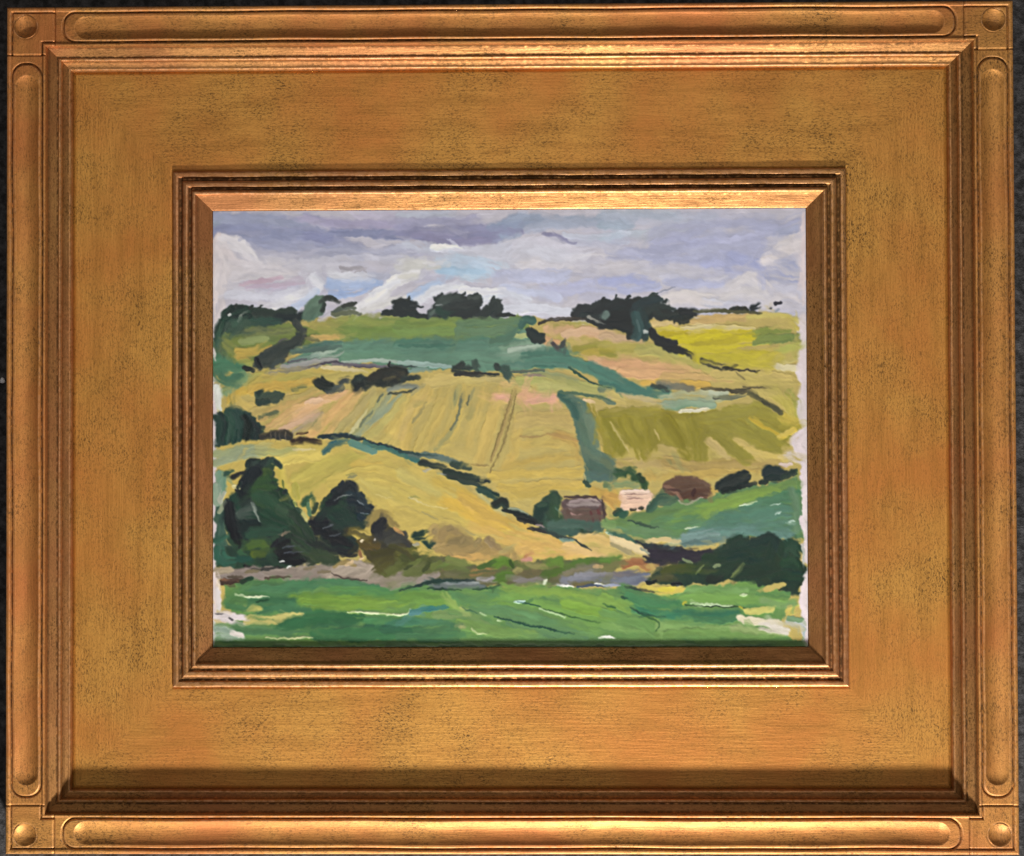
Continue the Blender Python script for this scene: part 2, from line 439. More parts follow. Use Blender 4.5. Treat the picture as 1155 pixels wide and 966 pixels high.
def stroke(p, w, c1, c2=None, o=1.0, dry=0.35, h=1.0, soft=0.14, mask=None, var=0.045, raw=False):
    """p, w in grid cells"""
    w = w*1.16
    p = spline(p, max(2.0, w*.4)); hw = max(w/2, .7)
    p = p + np.stack([NW[int(rs.randint(512)), (np.arange(len(p))*9) % 512], NW[int(rs.randint(512)), (np.arange(len(p))*9) % 512]], 1)*w*.055
    pad = hw*1.25+2
    x0, x1 = int(max(0, p[:, 0].min()-pad)), int(min(GW, p[:, 0].max()+pad+1))
    y0, y1 = int(max(0, p[:, 1].min()-pad)), int(min(GH, p[:, 1].max()+pad+1))
    if x1-x0 < 2 or y1-y0 < 2: return
    best = np.full((y1-y0, x1-x0), 1e9); tn = np.zeros_like(best); sa = np.zeros_like(best)
    s0 = 0.0
    for a, b in zip(p[:-1], p[1:]):
        L = math.hypot(*(b-a)) + 1e-9
        u0, u1 = int(max(x0, min(a[0], b[0])-pad)), int(min(x1, max(a[0], b[0])+pad+1))
        v0, v1 = int(max(y0, min(a[1], b[1])-pad)), int(min(y1, max(a[1], b[1])+pad+1))
        if u1 > u0 and v1 > v0:
            dx = XX[v0:v1, u0:u1]-a[0]; dy = YY[v0:v1, u0:u1]-a[1]
            ex, ey = (b-a)/L
            t = np.clip(dx*ex+dy*ey, 0, L); cr = dx*ey-dy*ex
            d = np.hypot(dx-t*ex, dy-t*ey)
            sl = (slice(v0-y0, v1-y0), slice(u0-x0, u1-x0))
            m = d < best[sl]
            best[sl] = np.where(m, d, best[sl]); tn[sl] = np.where(m, cr/hw, tn[sl]); sa[sl] = np.where(m, s0+t, sa[sl])
        s0 += L
    seed = rs.randint(0, 512, 4)
    r = best/hw
    if w < 9 and s0 > w*2:   # a loaded small brush lands, swells and lifts off
        pq = sa/s0; tp = .45+.62*np.sin(np.pi*np.clip(pq*.86+.10, 0, 1))**.7; r = r/tp; tn = tn/tp
    rows = (np.round(tn*max(hw*0.75, 2) + seed[0])).astype(int) % 512
    b = NB[rows, (sa*.5+seed[1]).astype(int) % 512]
    wob = NW[(sa*.45+seed[2]).astype(int) % 512, ((tn > 0)*200+seed[3]).astype(int) % 512]*.07
    soft = soft*(rs.uniform(1.1, 3.4) if w > 12 else rs.uniform(.8, 2.2))
    wob = wob + .10*b*np.clip(r, 0, 1)
    a = 1-sstep(1-soft*1.6+wob, 1+wob+.02, r)
    pr = sa/max(s0, 1e-6)
    dr = dry*np.clip(pr-.45, 0, 1)**1.5*2.2 + dry*.10
    a = a*sstep(-.32, .32, (b*.30+.52)-dr) * o
    if mask is not None: a = a*mask[y0:y1, x0:x1]
    c1 = np.array(c1) if raw else tone(c1); c2 = (tone(c2) if c2 else c1)
    jit = 1 + rs.normal(0, .012)
    f = np.clip(.5+.45*NW[(rows*2) % 512, (sa*.25+seed[2]).astype(int) % 512], 0, 1)[..., None]
    col = (c1*(1-f)+c2*f)*jit*(1+var*b[..., None]*.5)
    # wet paint drags a little of what lies under it
    A = a[..., None]
    sub = CV[y0:y1, x0:x1]
    CV[y0:y1, x0:x1] = np.clip(sub*(1-A)+col*A, 0, 1)
    ridge = np.exp(-((np.abs(r)-.80)/.14)**2)
    hh = h*(.55+.26*b+.55*ridge)
    HT[y0:y1, x0:x1] = HT[y0:y1, x0:x1]*(1-a*.75)+a*hh*.8

def polymask(pts, soft=2.2):
    pts = np.array(pts, float); inside = np.zeros((GH, GW), bool)
    wx = XX + NW[(np.arange(GH) % 512)[:, None], (np.arange(GW) % 512)[None]]*2.0
    wy = YY + NW[((np.arange(GH)+177) % 512)[:, None], ((np.arange(GW)+91) % 512)[None]]*2.0
    n = len(pts)
    for i in range(n):
        (xa, ya), (xb, yb) = pts[i], pts[(i+1) % n]
        if ya == yb: continue
        c = ((ya > wy) != (yb > wy)) & (wx < (xb-xa)*(wy-ya)/(yb-ya)+xa)
        inside ^= c
    m = inside.astype(float)
    k = int(soft)
    for _ in range(k):
        q = np.pad(m, 1, mode='edge'); m = (q[:-2, 1:-1]+q[2:, 1:-1]+q[1:-1, :-2]+q[1:-1, 2:]+q[1:-1, 1:-1]*2)/6
    return m

def fill(pts, cols, ang, w, n, h=.6):
    m = polymask(pts)
    c0 = tone(cols[0]); A = (m*.96)[..., None]
    global CV, HT
    CV = CV*(1-A)+c0*A
    HT = HT*(1-m*.7)
    ys, xs = np.nonzero(m > .5)
    for k in range(n):
        i = rs.randint(len(xs)); L = w*rs.uniform(1.5, 4.5); an = R(ang)+rs.normal(0, .12)
        dx, dy = math.cos(an)*L/2, math.sin(an)*L/2
        x, y = xs[i], ys[i]
        stroke([(x-dx, y-dy), (x, y+rs.normal(0, w*.1)), (x+dx, y+dy)], w*rs.uniform(.6, 1.1), cols[rs.randint(len(cols))], cols[rs.randint(len(cols))], .62, .5, h, mask=m)

def paint(text, fine=False):
    """one line per stroke or per fill:  sheet width colour[>colour] x,y x,y ... [o=opacity] [d=dryness] [h=body] [s=softness]
       several strokes of the same brush are parted by ';'"""
    for line in text.strip().splitlines():
        line = line.strip()
        if not line or line[0] == '#': continue
        tok = line.split()
        keep = tok[0][0] == '!'
        if keep: tok[0] = tok[0][1:]
        if fine and (tok[0][-1] == 'P' or not (keep or float(tok[1]) <= 30)): continue
        z = tok[0]; full = z[0] == 'Q'
        def conv(t):
            x, y = map(float, t.split(','))
            if not full: x, y = ZO[z[0]][0]+x/4.8125, ZO[z[0]][1]+y/4.8125
            return ((x-PX0)*SC, (y-PY0)*SC)
        k = SC if full else SC/4.8125
        if len(z) > 1 and z[1] == 'P':
            fill([conv(t) for t in tok[5:]], tok[1].split(','), float(tok[2]), float(tok[3])*k, int(tok[4]))
            continue
        w = float(tok[1])*k; cc = tok[2].split('>'); kw = {}
        runs = [[]]
        for t in tok[3:]:
            if t == ';': runs.append([])
            elif '=' in t:
                a, v = t.split('='); kw[{'o': 'o', 'd': 'dry', 'h': 'h', 's': 'soft'}[a]] = float(v)
            else: runs[-1].append(conv(t))
        if fine and kw.get('h', 1) >= 1.5: w *= .78; kw['o'] = kw.get('o', 1)*.55
        if fine: kw['o'] = kw.get('o', 1)*(.8 if keep else .66); w *= .9 if keep else .8
        for r in runs:
            if r: stroke(r, w, cc[0], cc[1] if len(cc) > 1 else None, **kw)

STROKES = """
# ---- sky
QP c3c0c8,b4b5c6,cdc9cc,bcbccb 4 22 60 236,234 914,234 914,364 236,364
A 90 9aa0b6 40,80 300,90 600,80
A 60 9fabba 45,110 80,140 120,150
A 110 9096b2>9a9db5 80,150 350,170 620,190 800,230
A 60 8388ab>8f93b0 560,170 640,185 720,180
A 60 a8a2ba>9d9bb5 560,80 800,110 1155,120
A 50 7f86a5>8b90ac 700,150 900,160 1155,180
A 40 bab5c5 820,68 1000,60 1155,65
A 70 9b9fb6>a5a7ba 150,210 420,230 640,240 850,260
A 60 b4b3c0 250,270 430,265 600,275
A 60 a6a8b9 650,260 900,270 1155,240
A 90 d6cdca>d2c8c8 70,220 110,300 80,420
A 60 dcd8d9>d2ced2 110,190 180,215 260,290
A 80 d4cccb>cbc7cc 120,320 300,350 480,340
A 60 c8c5ca 330,310 620,330 820,300
A 50 bdbcc5>b3b4c0 600,300 900,300 1155,310
A 60 cac8cf 560,350 700,340 800,360
A 50 d2cccc 160,400 330,380 480,400 o=.7
A 30 c3a9b6>c8b3bc 190,440 300,418 420,402
A 24 c0adbd>c4b8c4 220,455 350,440 540,428
A 50 d2d2da 130,490 300,500 480,480
A 60 a8bcdd>b4c4de 680,440 800,440 960,430
A 40 9fb3d6>a9bcdb 690,490 800,490 870,465
A 60 d8dae0>e0e0e4 600,400 630,450 590,490
A 50 d5d6da 690,385 850,395
A 40 c9cad2 840,370 900,400 880,420
A 20 a7a3a8 730,340 780,355 850,345 880,370
A 14 b0abb0 820,370 880,350
A 40 b3b6c5 900,390 1060,400
A 60 e0dfe0>d5d4d2 840,560 950,500 1040,430 1155,380
A 40 d6d4cf 850,590 1000,540 1155,470
A 26 e2e3e6 900,490 1000,445 1060,420
A 40 c5d0e0>b9c8dc 500,560 560,510 600,480
A 40 d9d8dc 380,560 460,520 560,470
A 30 b9c4d8 480,550 550,540
A 50 d4cccb 70,480 90,560 65,640
A 40 cfcbcf 300,540 420,550
A 30 a9bcd8 1120,500 1155,480
B 70 a5a4ba>9b9cb4 0,90 200,90 430,100
B 40 b3b8c4 0,60 300,55
B 90 8a8ba8>9192ae 0,150 150,140 400,140 640,130
B 70 8c8aa6>8688a5 100,180 300,190 540,190
B 60 8f9bb3 500,120 640,100 780,110
B 50 9aa5b8>a5afbe 620,70 800,80 1155,80
B 30 c9c6cf 430,66 520,58
B 60 a9aebf>b1b6c5 700,130 900,110 1155,120
B 40 94a0b6 560,180 650,180
B 60 c3c7d3 40,220 110,240 190,255
B 36 b9b2b8 70,205 130,235 o=.7
B 50 cdcfda 300,245 450,250 620,230 700,200
B 40 dddfe6 195,240 250,238 330,250 h=1.6
B 70 cfcdd6 640,230 760,210 900,250 1050,240
B 24 9291ae 790,166 860,175 930,215 965,216
B 14 87869f 780,166 830,170
B 30 c6cad6 900,170 1000,185 1155,180
B 60 b9bccc 950,205 1155,220 o=.7
B 90 c9cad3 250,290 600,290 900,290
B 70 d2cdce>cbc9cf 680,320 900,320 1155,310
B 80 b9c9d8>c1cdd8 250,320 420,330 560,370
B 70 a9c4d8>b3c9d8 230,350 350,370 450,360
B 40 c3d3df 330,400 450,410
B 60 cecdc6 0,330 120,340 200,330
B 60 d3d1c8 20,400 120,390
B 50 abbdd6>bccadb 60,500 140,470 220,440
B 50 d8dade 90,540 200,470 330,430
B 80 bcc0d5 540,390 700,400 900,400
B 90 b4b7d2>bcbed4 780,480 950,470 1050,440 1155,450
B 60 c2c7da 560,460 700,470 850,520
B 60 d4d8e0 440,520 600,500 700,540
B 50 d5d7df 580,585 750,570 920,600
B 40 dcdce0 340,470 480,480 560,470
C 60 a8b3bd>b0b8c2 0,60 200,60 400,80
C 50 b5bbc3 150,170 300,160 560,100
C 60 a2b1be 0,120 150,110
C 50 b7c2ce 0,190 100,180
C 110 abaec6>b2b4c8 300,180 600,140 900,150 1090,110
C 100 a9acc6>b0b2c9 300,230 600,240 850,230
C 110 aeb1c9>b4b6ca 60,260 400,290 700,290 850,250
C 60 c3c3cf 0,240 100,265
C 60 cdc9cd 0,350 150,330 300,350
C 80 c6c4cb>bcbccb 230,370 450,390 650,380
C 80 aaaecb 560,330 720,350 880,390
C 70 a4a9c8 700,300 850,330
C 60 d5cdcb 880,310 980,275 1060,240
C 50 d6d0d0 970,220 1060,200
C 60 a2a8c4 890,335 1000,330 1070,365
C 40 a8adc4 940,160 1060,150
C 60 aaaec8 900,400 1000,420 1060,430
C 70 d1ccce 690,450 780,405 850,420 900,480
C 80 d3cecd 650,510 800,490 880,510
C 70 d6d0cc 330,540 450,510 590,530
C 60 b5b8cf 350,430 500,440 640,440
C 60 a9afd0 0,430 150,420 270,430
C 50 b2b6cf 100,470 300,460
C 50 c9cad4 550,540 700,560
C 60 d6d0d0 880,560 1000,520 1080,560 o=.8
C 40 c4c4d0 960,470 1060,480 1085,540 o=.7
A 100 dfd7d4>d6cfd0 60,240 110,320 80,440 o=.6
A 70 e2dedd>d8d4d6 110,195 190,220 270,300 o=.6
A 90 d8d2d2 140,350 300,340 440,360 o=.5
A 60 e4e4e6 400,560 480,500 560,450 o=.45
B 70 dcdde2>d4d6dd 460,540 640,560 860,590 o=.6
B 90 d8d8de>cfd0d8 660,240 800,270 1000,280 o=.5
C 90 dcd7d4>d4cfd0 640,500 790,440 880,520 o=.6
C 70 ded6d3 340,550 500,530 620,560 o=.6
C 70 ddd6d4>d5d0d0 890,305 980,265 1070,250 o=.6
C 80 a2abbd>aab1c2 20,80 300,90 600,70 o=.5
B 70 98a5b8 560,110 800,100 1100,90 o=.5
# ---- land lay-in
QP b5a25a,bfa95e,ae9c55 0 14 120 243,380 262,358 340,356 395,358 600,359 640,366 720,362 870,358 893,364 900,380 899,470 902,540 904,640 900,728 243,728
QP 66803f,74883f,5f7a45 -4 9 40 246,375 300,364 350,367 400,358 385,380 330,393 300,406 262,412 247,400
QP 55866a,4f8065,5f8f70 0 14 30 370,386 460,378 560,378 600,372 640,395 655,414 560,420 480,418 400,412 340,412 310,416 330,402
QP 6f9248,67894a,7a9650 0 12 16 385,358 600,358 598,372 560,382 385,384 350,382
A 60 5f7d46 100,720 130,780 90,820
A 70 50704a 70,760 90,840 80,900
A 60 6f7f46>7d8a48 120,760 200,830
A 50 5a6a4a>68764c 170,690 300,690 460,680
A 40 7c8a4e 230,722 400,700 480,690
A 40 6f8a55>83965a 200,750 330,730
A 50 b8a14f 180,800 260,800 340,765
A 40 c4a850>b49d4d 180,830 240,825
A 40 95994e 170,860 260,860
A 40 a89a55>98934f 590,660 700,645 760,650
A 40 c2a55f>c9a766 590,730 680,725 760,715
A 24 6f6f48 550,725 620,745
A 50 9a9a4e 640,685 720,690
A 80 7d9a4a>89994c 750,650 950,650 1155,655
A 70 6f9144>64893f 760,690 1000,700 1155,700
A 40 8c9350>9a9a58 760,618 900,610 1040,620
A 40 5f8f63 760,745 950,740 1155,745
A 60 5d8f70>528466 780,790 950,790 1155,785
A 60 6a9f78>5f9470 760,835 900,830 1155,825
A 30 3f6b58>56786a 540,775 620,765 740,755
A 30 4d6a5c 480,805 650,790 740,775
A 40 8fae92>9ab69c 590,840 700,818 745,800
A 30 87a58f>6f8f7c 470,855 620,832
A 20 9db6a0>8aaa93 750,862 950,855 1155,868
A 30 7c7a78>8d8c88 350,912 480,900 620,880
A 26 9a9a94 420,885 560,865 720,850
A 12 55505a 450,860 560,845
A 12 4b464e 570,888 700,862 830,885 960,892
A 18 6f6a70 700,875 900,880 1000,892
A 12 3a4a45 1000,880 1155,890
A 60 3f7a55>4a8258 70,840 100,880 110,940
A 60 4e8a5e 140,880 200,910 150,950
# ---- teal fields
B 60 6f9a4c>62904a 0,680 200,680 350,660
B 50 7a9c48>6f9646 0,655 150,655 310,650
B 50 4f7f55>5a8a58 330,655 500,640 650,645
B 50 5a8a5c 330,700 500,700 600,690
B 60 447a5e>4f8065 0,760 200,760 450,760
B 60 4f8065>5a8c70 0,790 200,785 450,775
B 60 57896b>5f9272 0,830 300,830 600,800
B 20 3a6c56 0,772 150,776 300,770
B 40 4b7a5c 500,750 600,730 640,690
B 26 a9b878 640,725 690,712
B 50 6f9a78>7fa585 560,795 680,770 780,775
B 40 7aa283 500,830 650,820 780,795
B 30 9bb79c 600,805 770,775
B 70 477b63>3f725c 690,830 850,820 980,830
!B 70 457a62>4f846a 700,875 900,865 1050,910 1155,950
B 60 5f8d70 450,870 560,860 700,880
B 26 93b2a2 0,862 150,878 280,888
B 26 6f8f7f 50,912 160,905
E 60 5a8a6c 300,60 480,70 680,100
E 60 40755f>4a7d66 880,60 1000,120 1155,195
E 50 457a62 680,60 850,70 940,90
E 30 5f8c72>4b7f68 560,110 720,112 915,118
!F 66 3f7560>477c66 -60,120 60,185 200,255 340,262
F 40 3a6e5c 0,205 130,255 250,285
E 10 1f4a3a 920,122 1000,180 1060,212 1150,240
B 10 2f6650 720,890 850,888
# ---- salmon and ochre field on the right
B 60 cda275>d0a97c 800,690 950,690 1100,720
B 50 c99f70 790,750 850,760
B 50 d2a981>d8b48c 900,715 1050,690 1155,740
B 40 a39a4e 830,668 960,660 1020,664
B 40 9a8f3f>8f8a38 960,790 1080,775 1155,775
B 40 a08f38 1000,815 1155,800
B 56 cfa178>d4aa80 1050,850 1155,900
C 60 c8a982>c2a678 0,720 80,735 200,760
C 60 9d9646>a89c4e 0,780 150,790 300,800
C 40 8c8a35>96913c 0,810 60,825
C 60 b0a85f>a8a458 200,800 300,800 460,850
C 66 cfa071>d0a678 0,862 200,880 350,905
C 60 d1a476>c9a46c 100,920 300,910 500,920
F 50 cf9f72>d4a678 10,100 180,120 330,135
F 50 d0a474>c8a468 100,150 300,165 450,165
F 50 c8a66a 330,180 500,190 700,180
F 36 cda850 210,208 290,205 ; 430,212 560,225
F 50 b0a65a 330,80 480,105 640,145
F 50 c2ad66>b8a860 600,165 800,172 1000,190
F 50 baa95c>c0ae62 780,195 900,205 1050,212
# ---- yellow field
C 60 c8b826>bcaa20 330,705 500,715 780,705
C 60 c2b41e>c6b82c 400,745 600,745 820,725
C 50 b4a52c>ac9e24 480,790 600,775 720,745
C 60 c4b630>bcae28 420,805 650,800 900,800
C 60 c2b436>b8ac30 520,850 750,850 970,850
C 50 b5a83f>bfb04c 660,890 800,885 950,880
C 30 c9b84e 300,685 430,690
C 50 8f9a44>7f9242 820,712 920,700 1000,690
C 50 6f8a44>618043 860,750 950,745 1070,735
C 30 7d9248 820,765 900,752
C 40 a8ae56 950,800 1060,785
C 50 b8ab5a>c6ba78 940,865 1050,845
C 40 d4c99c 940,895 1050,905
C 44 c9ad6a>d0b87c 280,655 400,660
C 50 c9ae74>c2a468 490,640 700,628 900,620
C 40 c4b866 800,625 950,620 1050,645
C 24 d5c58f>cdbc70 430,688 600,678 820,682
C 40 c0b05a 1000,640 1050,690
# ---- ochre belt, left
D 60 4e8a5f>3f7a54 60,100 150,100 230,130
D 60 3f7453>4a8058 60,150 120,200 210,180
D 50 62995f>7aa368 90,260 170,225 230,170
D 30 c9d3c0>d8d8ce 60,225 70,280 75,340
D 40 7da06a 120,265 200,205
D 60 b3a556>aca052 260,190 400,170 700,150
D 50 c2ab5a>b8a458 330,165 500,140 700,140
D 50 b8a85c 520,200 700,165 880,155
D 60 bfa24a>c6a84e 140,290 220,250 350,230
D 50 c2a24e 250,245 420,215 600,200
D 50 b39f50 400,265 520,245 640,230
D 40 c9ae62 220,330 350,310 480,270
D 24 cfc090 640,120 780,130 880,150
E 50 c9b36a 150,195 300,185 450,190
E 40 c0ac66>b8a862 180,222 400,195 540,205
E 40 b5a568 420,185 620,205 700,232
E 40 c9ab6c 560,222 660,232
E 50 a8a860>b2ae68 660,205 800,190 900,230
E 50 b0ac68>a8a664 780,225 950,245 1155,290
E 40 a3a35f 850,180 1000,225 1155,255
E 40 8f9a68 700,160 850,170 960,200
E 14 8a7a6a 680,168 790,172
E 10 3f5f52 560,150 700,148 790,145
# ---- furrowed field
D 50 a8965a>b09c5e 260,365 450,300 620,250
D 40 c4a463 300,405 450,320 620,265
D 40 cda873>c8a468 340,445 480,350 700,270
D 50 d1a877>d2ac7c 400,455 560,350 760,255
D 26 d9b58f 550,312 640,300
D 36 c9a784>d4b08c 420,462 520,415 610,380
D 36 a89878 490,475 560,425 630,380
D 60 d2ab6a>cda56a 580,480 680,380 800,255
D 50 cfae6c>c8a868 660,490 760,380 850,265
D 40 b5a468>a89c60 720,480 820,370 920,245
D 26 8f9468>9c9c68 810,480 870,420 930,340 975,255
D 20 c9c28c 785,490 830,430 880,360
D 40 9da277>8fa07a 830,490 930,380 1000,275
D 36 8fa07c>86987a 880,430 960,380 1060,280
D 40 b5a962 880,500 1000,400 1090,290
D 50 c6ae5e 960,515 1040,430 1140,270
D 60 c9ae60>c2a85a 1020,540 1100,420 1155,300
D 14 5f6f58 840,450 880,400 915,360
D 12 4b5c4c 940,312 970,265
D 10 8a8458 580,440 620,400
E 60 c0a656>c8ae60 30,560 90,380 160,260
E 50 c9b068>c4a860 10,500 60,360 120,280
E 70 bfa75a>b8a45a 110,570 200,400 260,265
E 70 c2aa5b>bca658 200,590 290,430 350,255
E 30 a89a5a 90,330 140,310 o=.6
E 14 948a58 70,430 130,345 150,312 o=.8
E 26 9c9660 190,570 260,500 320,430 o=.8
E 30 969460 300,320 320,240 o=.7
E 12 6b7355 275,465 310,420 330,345 345,262
E 12 7f8058 300,300 310,240
E 10 55604a 370,332 385,270
E 16 8f8c60 385,300 410,235
E 60 c0a85c 370,570 420,400 480,235
E 70 c2a85c>bca45a 430,630 500,440 540,255
E 30 9c9258 380,400 400,340 o=.5
E 70 c4a858>bea256 600,650 640,500 660,390
E 70 b3a05e>ada05e 580,345 700,342 860,345
E 50 d9a37f>dcae84 530,280 600,285 ; 660,280 750,285 850,295 h=1.3
E 30 dca88a 530,290 590,295 ; 690,310 840,292
E 40 d8b080 680,252 790,272
E 60 b8a05e>b09c5c 660,400 800,390 930,400
E 50 b8a260 640,445 800,435 950,450
E 60 c4aa5c>bfa658 650,545 800,535 960,540
E 60 c2a552>bca254 580,660 750,630 970,610
E 60 c6ab55>bfa654 500,720 700,700 980,690
E 60 c4a953>bca254 560,785 750,770 1000,770
E 50 c2a850>baa252 620,835 720,820 830,800
E 22 a89055>9a8450 500,640 550,490 600,330 630,255
E 8 7b6b3e 500,632 540,490 590,350 615,255
E 8 7b6b3e 490,695 560,560 600,420 640,265
E 12 9e8450 655,502 720,505 800,492
E 20 ae9256>a88850 800,485 870,500 970,525
E 50 b5924e>bd9c54 850,490 940,530 980,610 o=.8
E 10 a08a50 390,650 490,660
# ---- middle right: strip, olive field
E 60 8a7f2a>928636 1030,340 1080,450 1110,550 ; 1110,370 1155,470
E 40 bba55a 1080,560 1155,600
F 40 b9ab78>c4b080 40,275 180,290 320,325
F 40 a8b088>9aa884 320,285 450,275 590,295
F 40 8fa884>7fa07c 330,325 480,322 600,302
F 36 6f9a72>8aa884 350,345 480,332 590,335
F 36 b7c0a0>aab496 540,268 660,265
F 26 4f7258>6a8462 -20,245 40,250
F 30 c2b26a 20,255 120,300
F 24 5c7a5e 0,300 60,325
FP 8f8530,877f2a,968c3a 20 50 40 0,365 180,345 330,365 560,375 720,340 850,325 960,375 1060,440 1010,500 960,590 850,640 600,640 300,630 100,620 0,600
F 50 968c3c>8a8130 0,378 200,372 350,385
F 50 8a7f2c>938836 330,385 500,400 650,385
F 60 989040>8f8738 580,405 700,385 850,350
F 60 8e8634>98903e 720,355 860,345 980,410
F 60 8d852f>958c3a 860,375 960,420 1050,455
F 70 b8a560 100,600 300,590 600,600 900,620 o=.8
!F 50 bca664>b29e5e 300,560 380,590
!F 50 bda76a>c4ae6c 570,520 620,570 670,610
!F 46 bfa862>c6b268 720,520 790,560 850,620
!F 50 c2ac5e>ccb872 790,575 880,605 980,625
F 24 b8a65c 35,415 90,500 135,585
!F 70 87802a>7f7822 20,420 70,500 90,580
!F 80 847b24>8e842e 120,420 170,500 210,595
!F 66 857c28>8c8230 245,420 262,500 275,550
!F 80 867d28>7f7622 335,420 395,510 450,600
!F 80 8a812f>827a28 470,430 500,520 520,610
!F 50 877e30 560,460 545,540 548,615
!F 66 857d2f>8e8638 590,475 680,550 775,625
F 56 8b8438 650,455 760,520 830,570 o=.7
F 60 90893c>878032 720,435 850,505 960,580
F 60 8d8535>969040 800,420 920,485 1000,530
F 22 c6a837>b8a03a 790,402 880,455 970,505
F 30 c4aa40>ccb658 960,505 1030,470
F 14 c0b070 40,420 90,500 135,585
F 12 bdab68 275,465 310,520
F 20 d2cdb0>e4dfbe 420,366 500,366 570,352 h=1.8
F 60 a9925a>b09a60 50,650 300,650
F 60 a58d50>ae9658 350,645 500,665 700,655 950,662
F 60 bc9f55>b2984f 240,725 600,705 850,705
F 50 c0a356 580,780 640,800
F 16 8f8550 355,630 375,655
F 30 97915a 380,600 430,680 o=.5
E 60 bf9f4e 1050,800 1155,820
# ---- thin scrubbed edge on the right
F 60 b5a84e>c0b25c 920,265 990,320 1040,390
F 40 a8a24a>98984c 1000,260 1050,320 1055,390
F 50 c4ad48>bca848 960,390 1040,430
F 50 baa960 840,262 950,265
B 40 22302c>2f3f38 295,900 360,905 430,900
!B 24 1f2b2a>2a2826 300,932 420,930 540,934
!B 44 3c5548>2f4a3c 408,870 425,890
!B 30 26332e 320,890 345,880
!B 28 2a3a33 528,882 540,905
!B 50 345445>29443a 575,910 590,935
B 14 5a6a54 620,915 700,915 790,910
# ---- skyline hedges and trees
AP 2c4438,25352f,3c5444 0 40 14 85,640 105,590 150,558 215,550 300,568 380,580 470,588 540,610 500,640 400,650 250,668 150,692 95,700 65,770 50,720
AP 38423a,2e3a36,464e40 140 40 12 490,640 560,680 540,730 470,775 430,825 380,880 300,910 262,862 300,815 400,755 490,720
AP 567a60,4f7058 100 36 6 545,605 560,560 600,522 650,500 640,540 630,590 600,627 550,615
AP 1c2729,243032 0 30 6 1030,540 1060,515 1120,515 1155,545 1155,612 1060,610 975,602 1000,577 1050,582
BP 222d2d,2e3a36,1b2728 20 36 16 -40,530 50,515 95,555 90,595 150,605 160,590 200,550 195,510 260,490 330,495 440,500 445,560 380,598 420,600 470,560 510,520 560,530 560,600 500,614 300,612 240,627 0,615
BP 1d2829,23302f 0 36 10 930,620 940,580 990,550 1040,560 1110,540 1155,520 1155,690 1060,650 1000,628
CP 17211f,1d2a2c,1a2627 20 40 26 -10,560 40,540 80,505 170,525 220,520 300,515 310,540 260,570 370,545 390,590 410,575 500,570 500,620 440,662 390,640 270,632 250,650 250,742 140,748 130,700 0,682
CP 1a2224,22281f 35 30 6 250,700 280,680 300,730 390,750 410,780 500,850 440,835 320,800
A 60 2a4638>233c32 80,690 100,630 130,590
A 60 1f3a30>2a4a3a 120,600 160,580 220,575
A 60 23392f>1d302c 180,625 300,620 360,600
A 56 26362f>33443a 280,590 380,600 470,600
A 50 1d2a2c 400,615 500,612 545,600
A 24 1d2f2b 145,562 215,555 ; 120,590 150,570
A 14 c4c8c0 130,600 140,597
A 40 2d4f3c>3a6048 80,690 65,760
A 50 3b5f48>2a4a3c 160,650 350,640 400,645
A 36 4a6848 160,690 260,680
A 16 6f8070 200,600 260,570 ; 185,640 200,600
!A 60 4f7058>577a60 580,590 605,560 610,530
!A 44 5a7d64 590,545 635,525
A 20 3f5f4c 545,600 590,585
!A 70 567a60>4c6e58 570,600 590,560 615,535
!A 40 5f8268>567a60 600,545 640,520
A 30 262e2c>303a36 625,530 680,510 735,540
A 24 2b3a34 640,580 650,545
A 24 4a5a4e>5a6a54 700,585 760,565 820,570
A 22 2c3631>384238 750,558 800,545 825,535
A 24 5f6a50 700,600 780,590 850,600
A 50 2a3632>3a443c 500,650 535,690 520,740 430,775
A 60 303c38>444c40 320,830 400,790 480,745
A 46 2c3834>3c463e 280,870 350,850 430,825
A 40 3a4640 360,880 420,850
A 24 202a25 215,888 265,902
A 30 181f22 280,845 300,885
A 10 5a5a58 400,750 450,735
A 50 1a2528>242f30 1050,560 1090,535 1140,555
A 30 1e2a2b 980,595 1060,600 1155,605
B 56 1b2629 0,560 40,545 75,560 ; 0,600 80,605
B 12 2b3335 60,555 100,560 130,565
B 26 1f2b2c 80,605 180,612
B 50 44594f>5a6f62 175,600 200,570
B 56 3b4a44>2c3834 220,540 260,520 320,520
B 60 232d2e>2e3836 300,560 360,545 430,525
B 50 1f2a2b 290,595 380,600 420,580
B 26 3f4a46 380,512 440,510
B 50 232f2f>2e3c38 460,600 510,560 530,540 550,600
B 20 1e2829 540,606 625,610
B 50 1f3f34>26352f 220,585 250,605
B 12 7a8480 200,555 235,553
B 44 22292c 950,605 985,575 1040,575
B 50 1c2528 1040,595 1090,580 1120,605
B 40 1c2628 1115,540 1155,560
B 14 1b2326 1105,525 1110,518
B 40 4a5f55>60776a 1125,610 1140,630
B 22 2d2a26>3a352c 760,652 850,635 1020,630
B 26 1b2427 1030,640 1090,660 1155,685
B 14 8a8a80 1030,620 1080,645 1120,660
!B 50 1c2b2b 720,700 740,730 770,738
!B 40 2f5a4b>3a6856 660,665 690,630 725,640
B 30 1c2b2b 700,690 760,725
B 24 40383a>4a4444 835,765 865,790
B 24 3a3f3c 880,785 900,745
C 60 161f22>1e2a2c 25,570 80,545 160,560
C 66 141d20 60,600 140,610 60,630
C 60 1a2627>161f22 0,660 90,670 150,690
C 40 5f776c>4a6258 10,620 25,600
C 50 1e3034>26383a 180,570 240,540 300,535
C 14 2a3b38 225,525 260,505 305,488
C 6 8c90a0 300,490 390,460
C 50 1b2a2b>24332f 240,590 320,570 375,575
C 36 25302c 290,615 410,620
!C 56 2b4845>345452 175,610 200,680 180,725
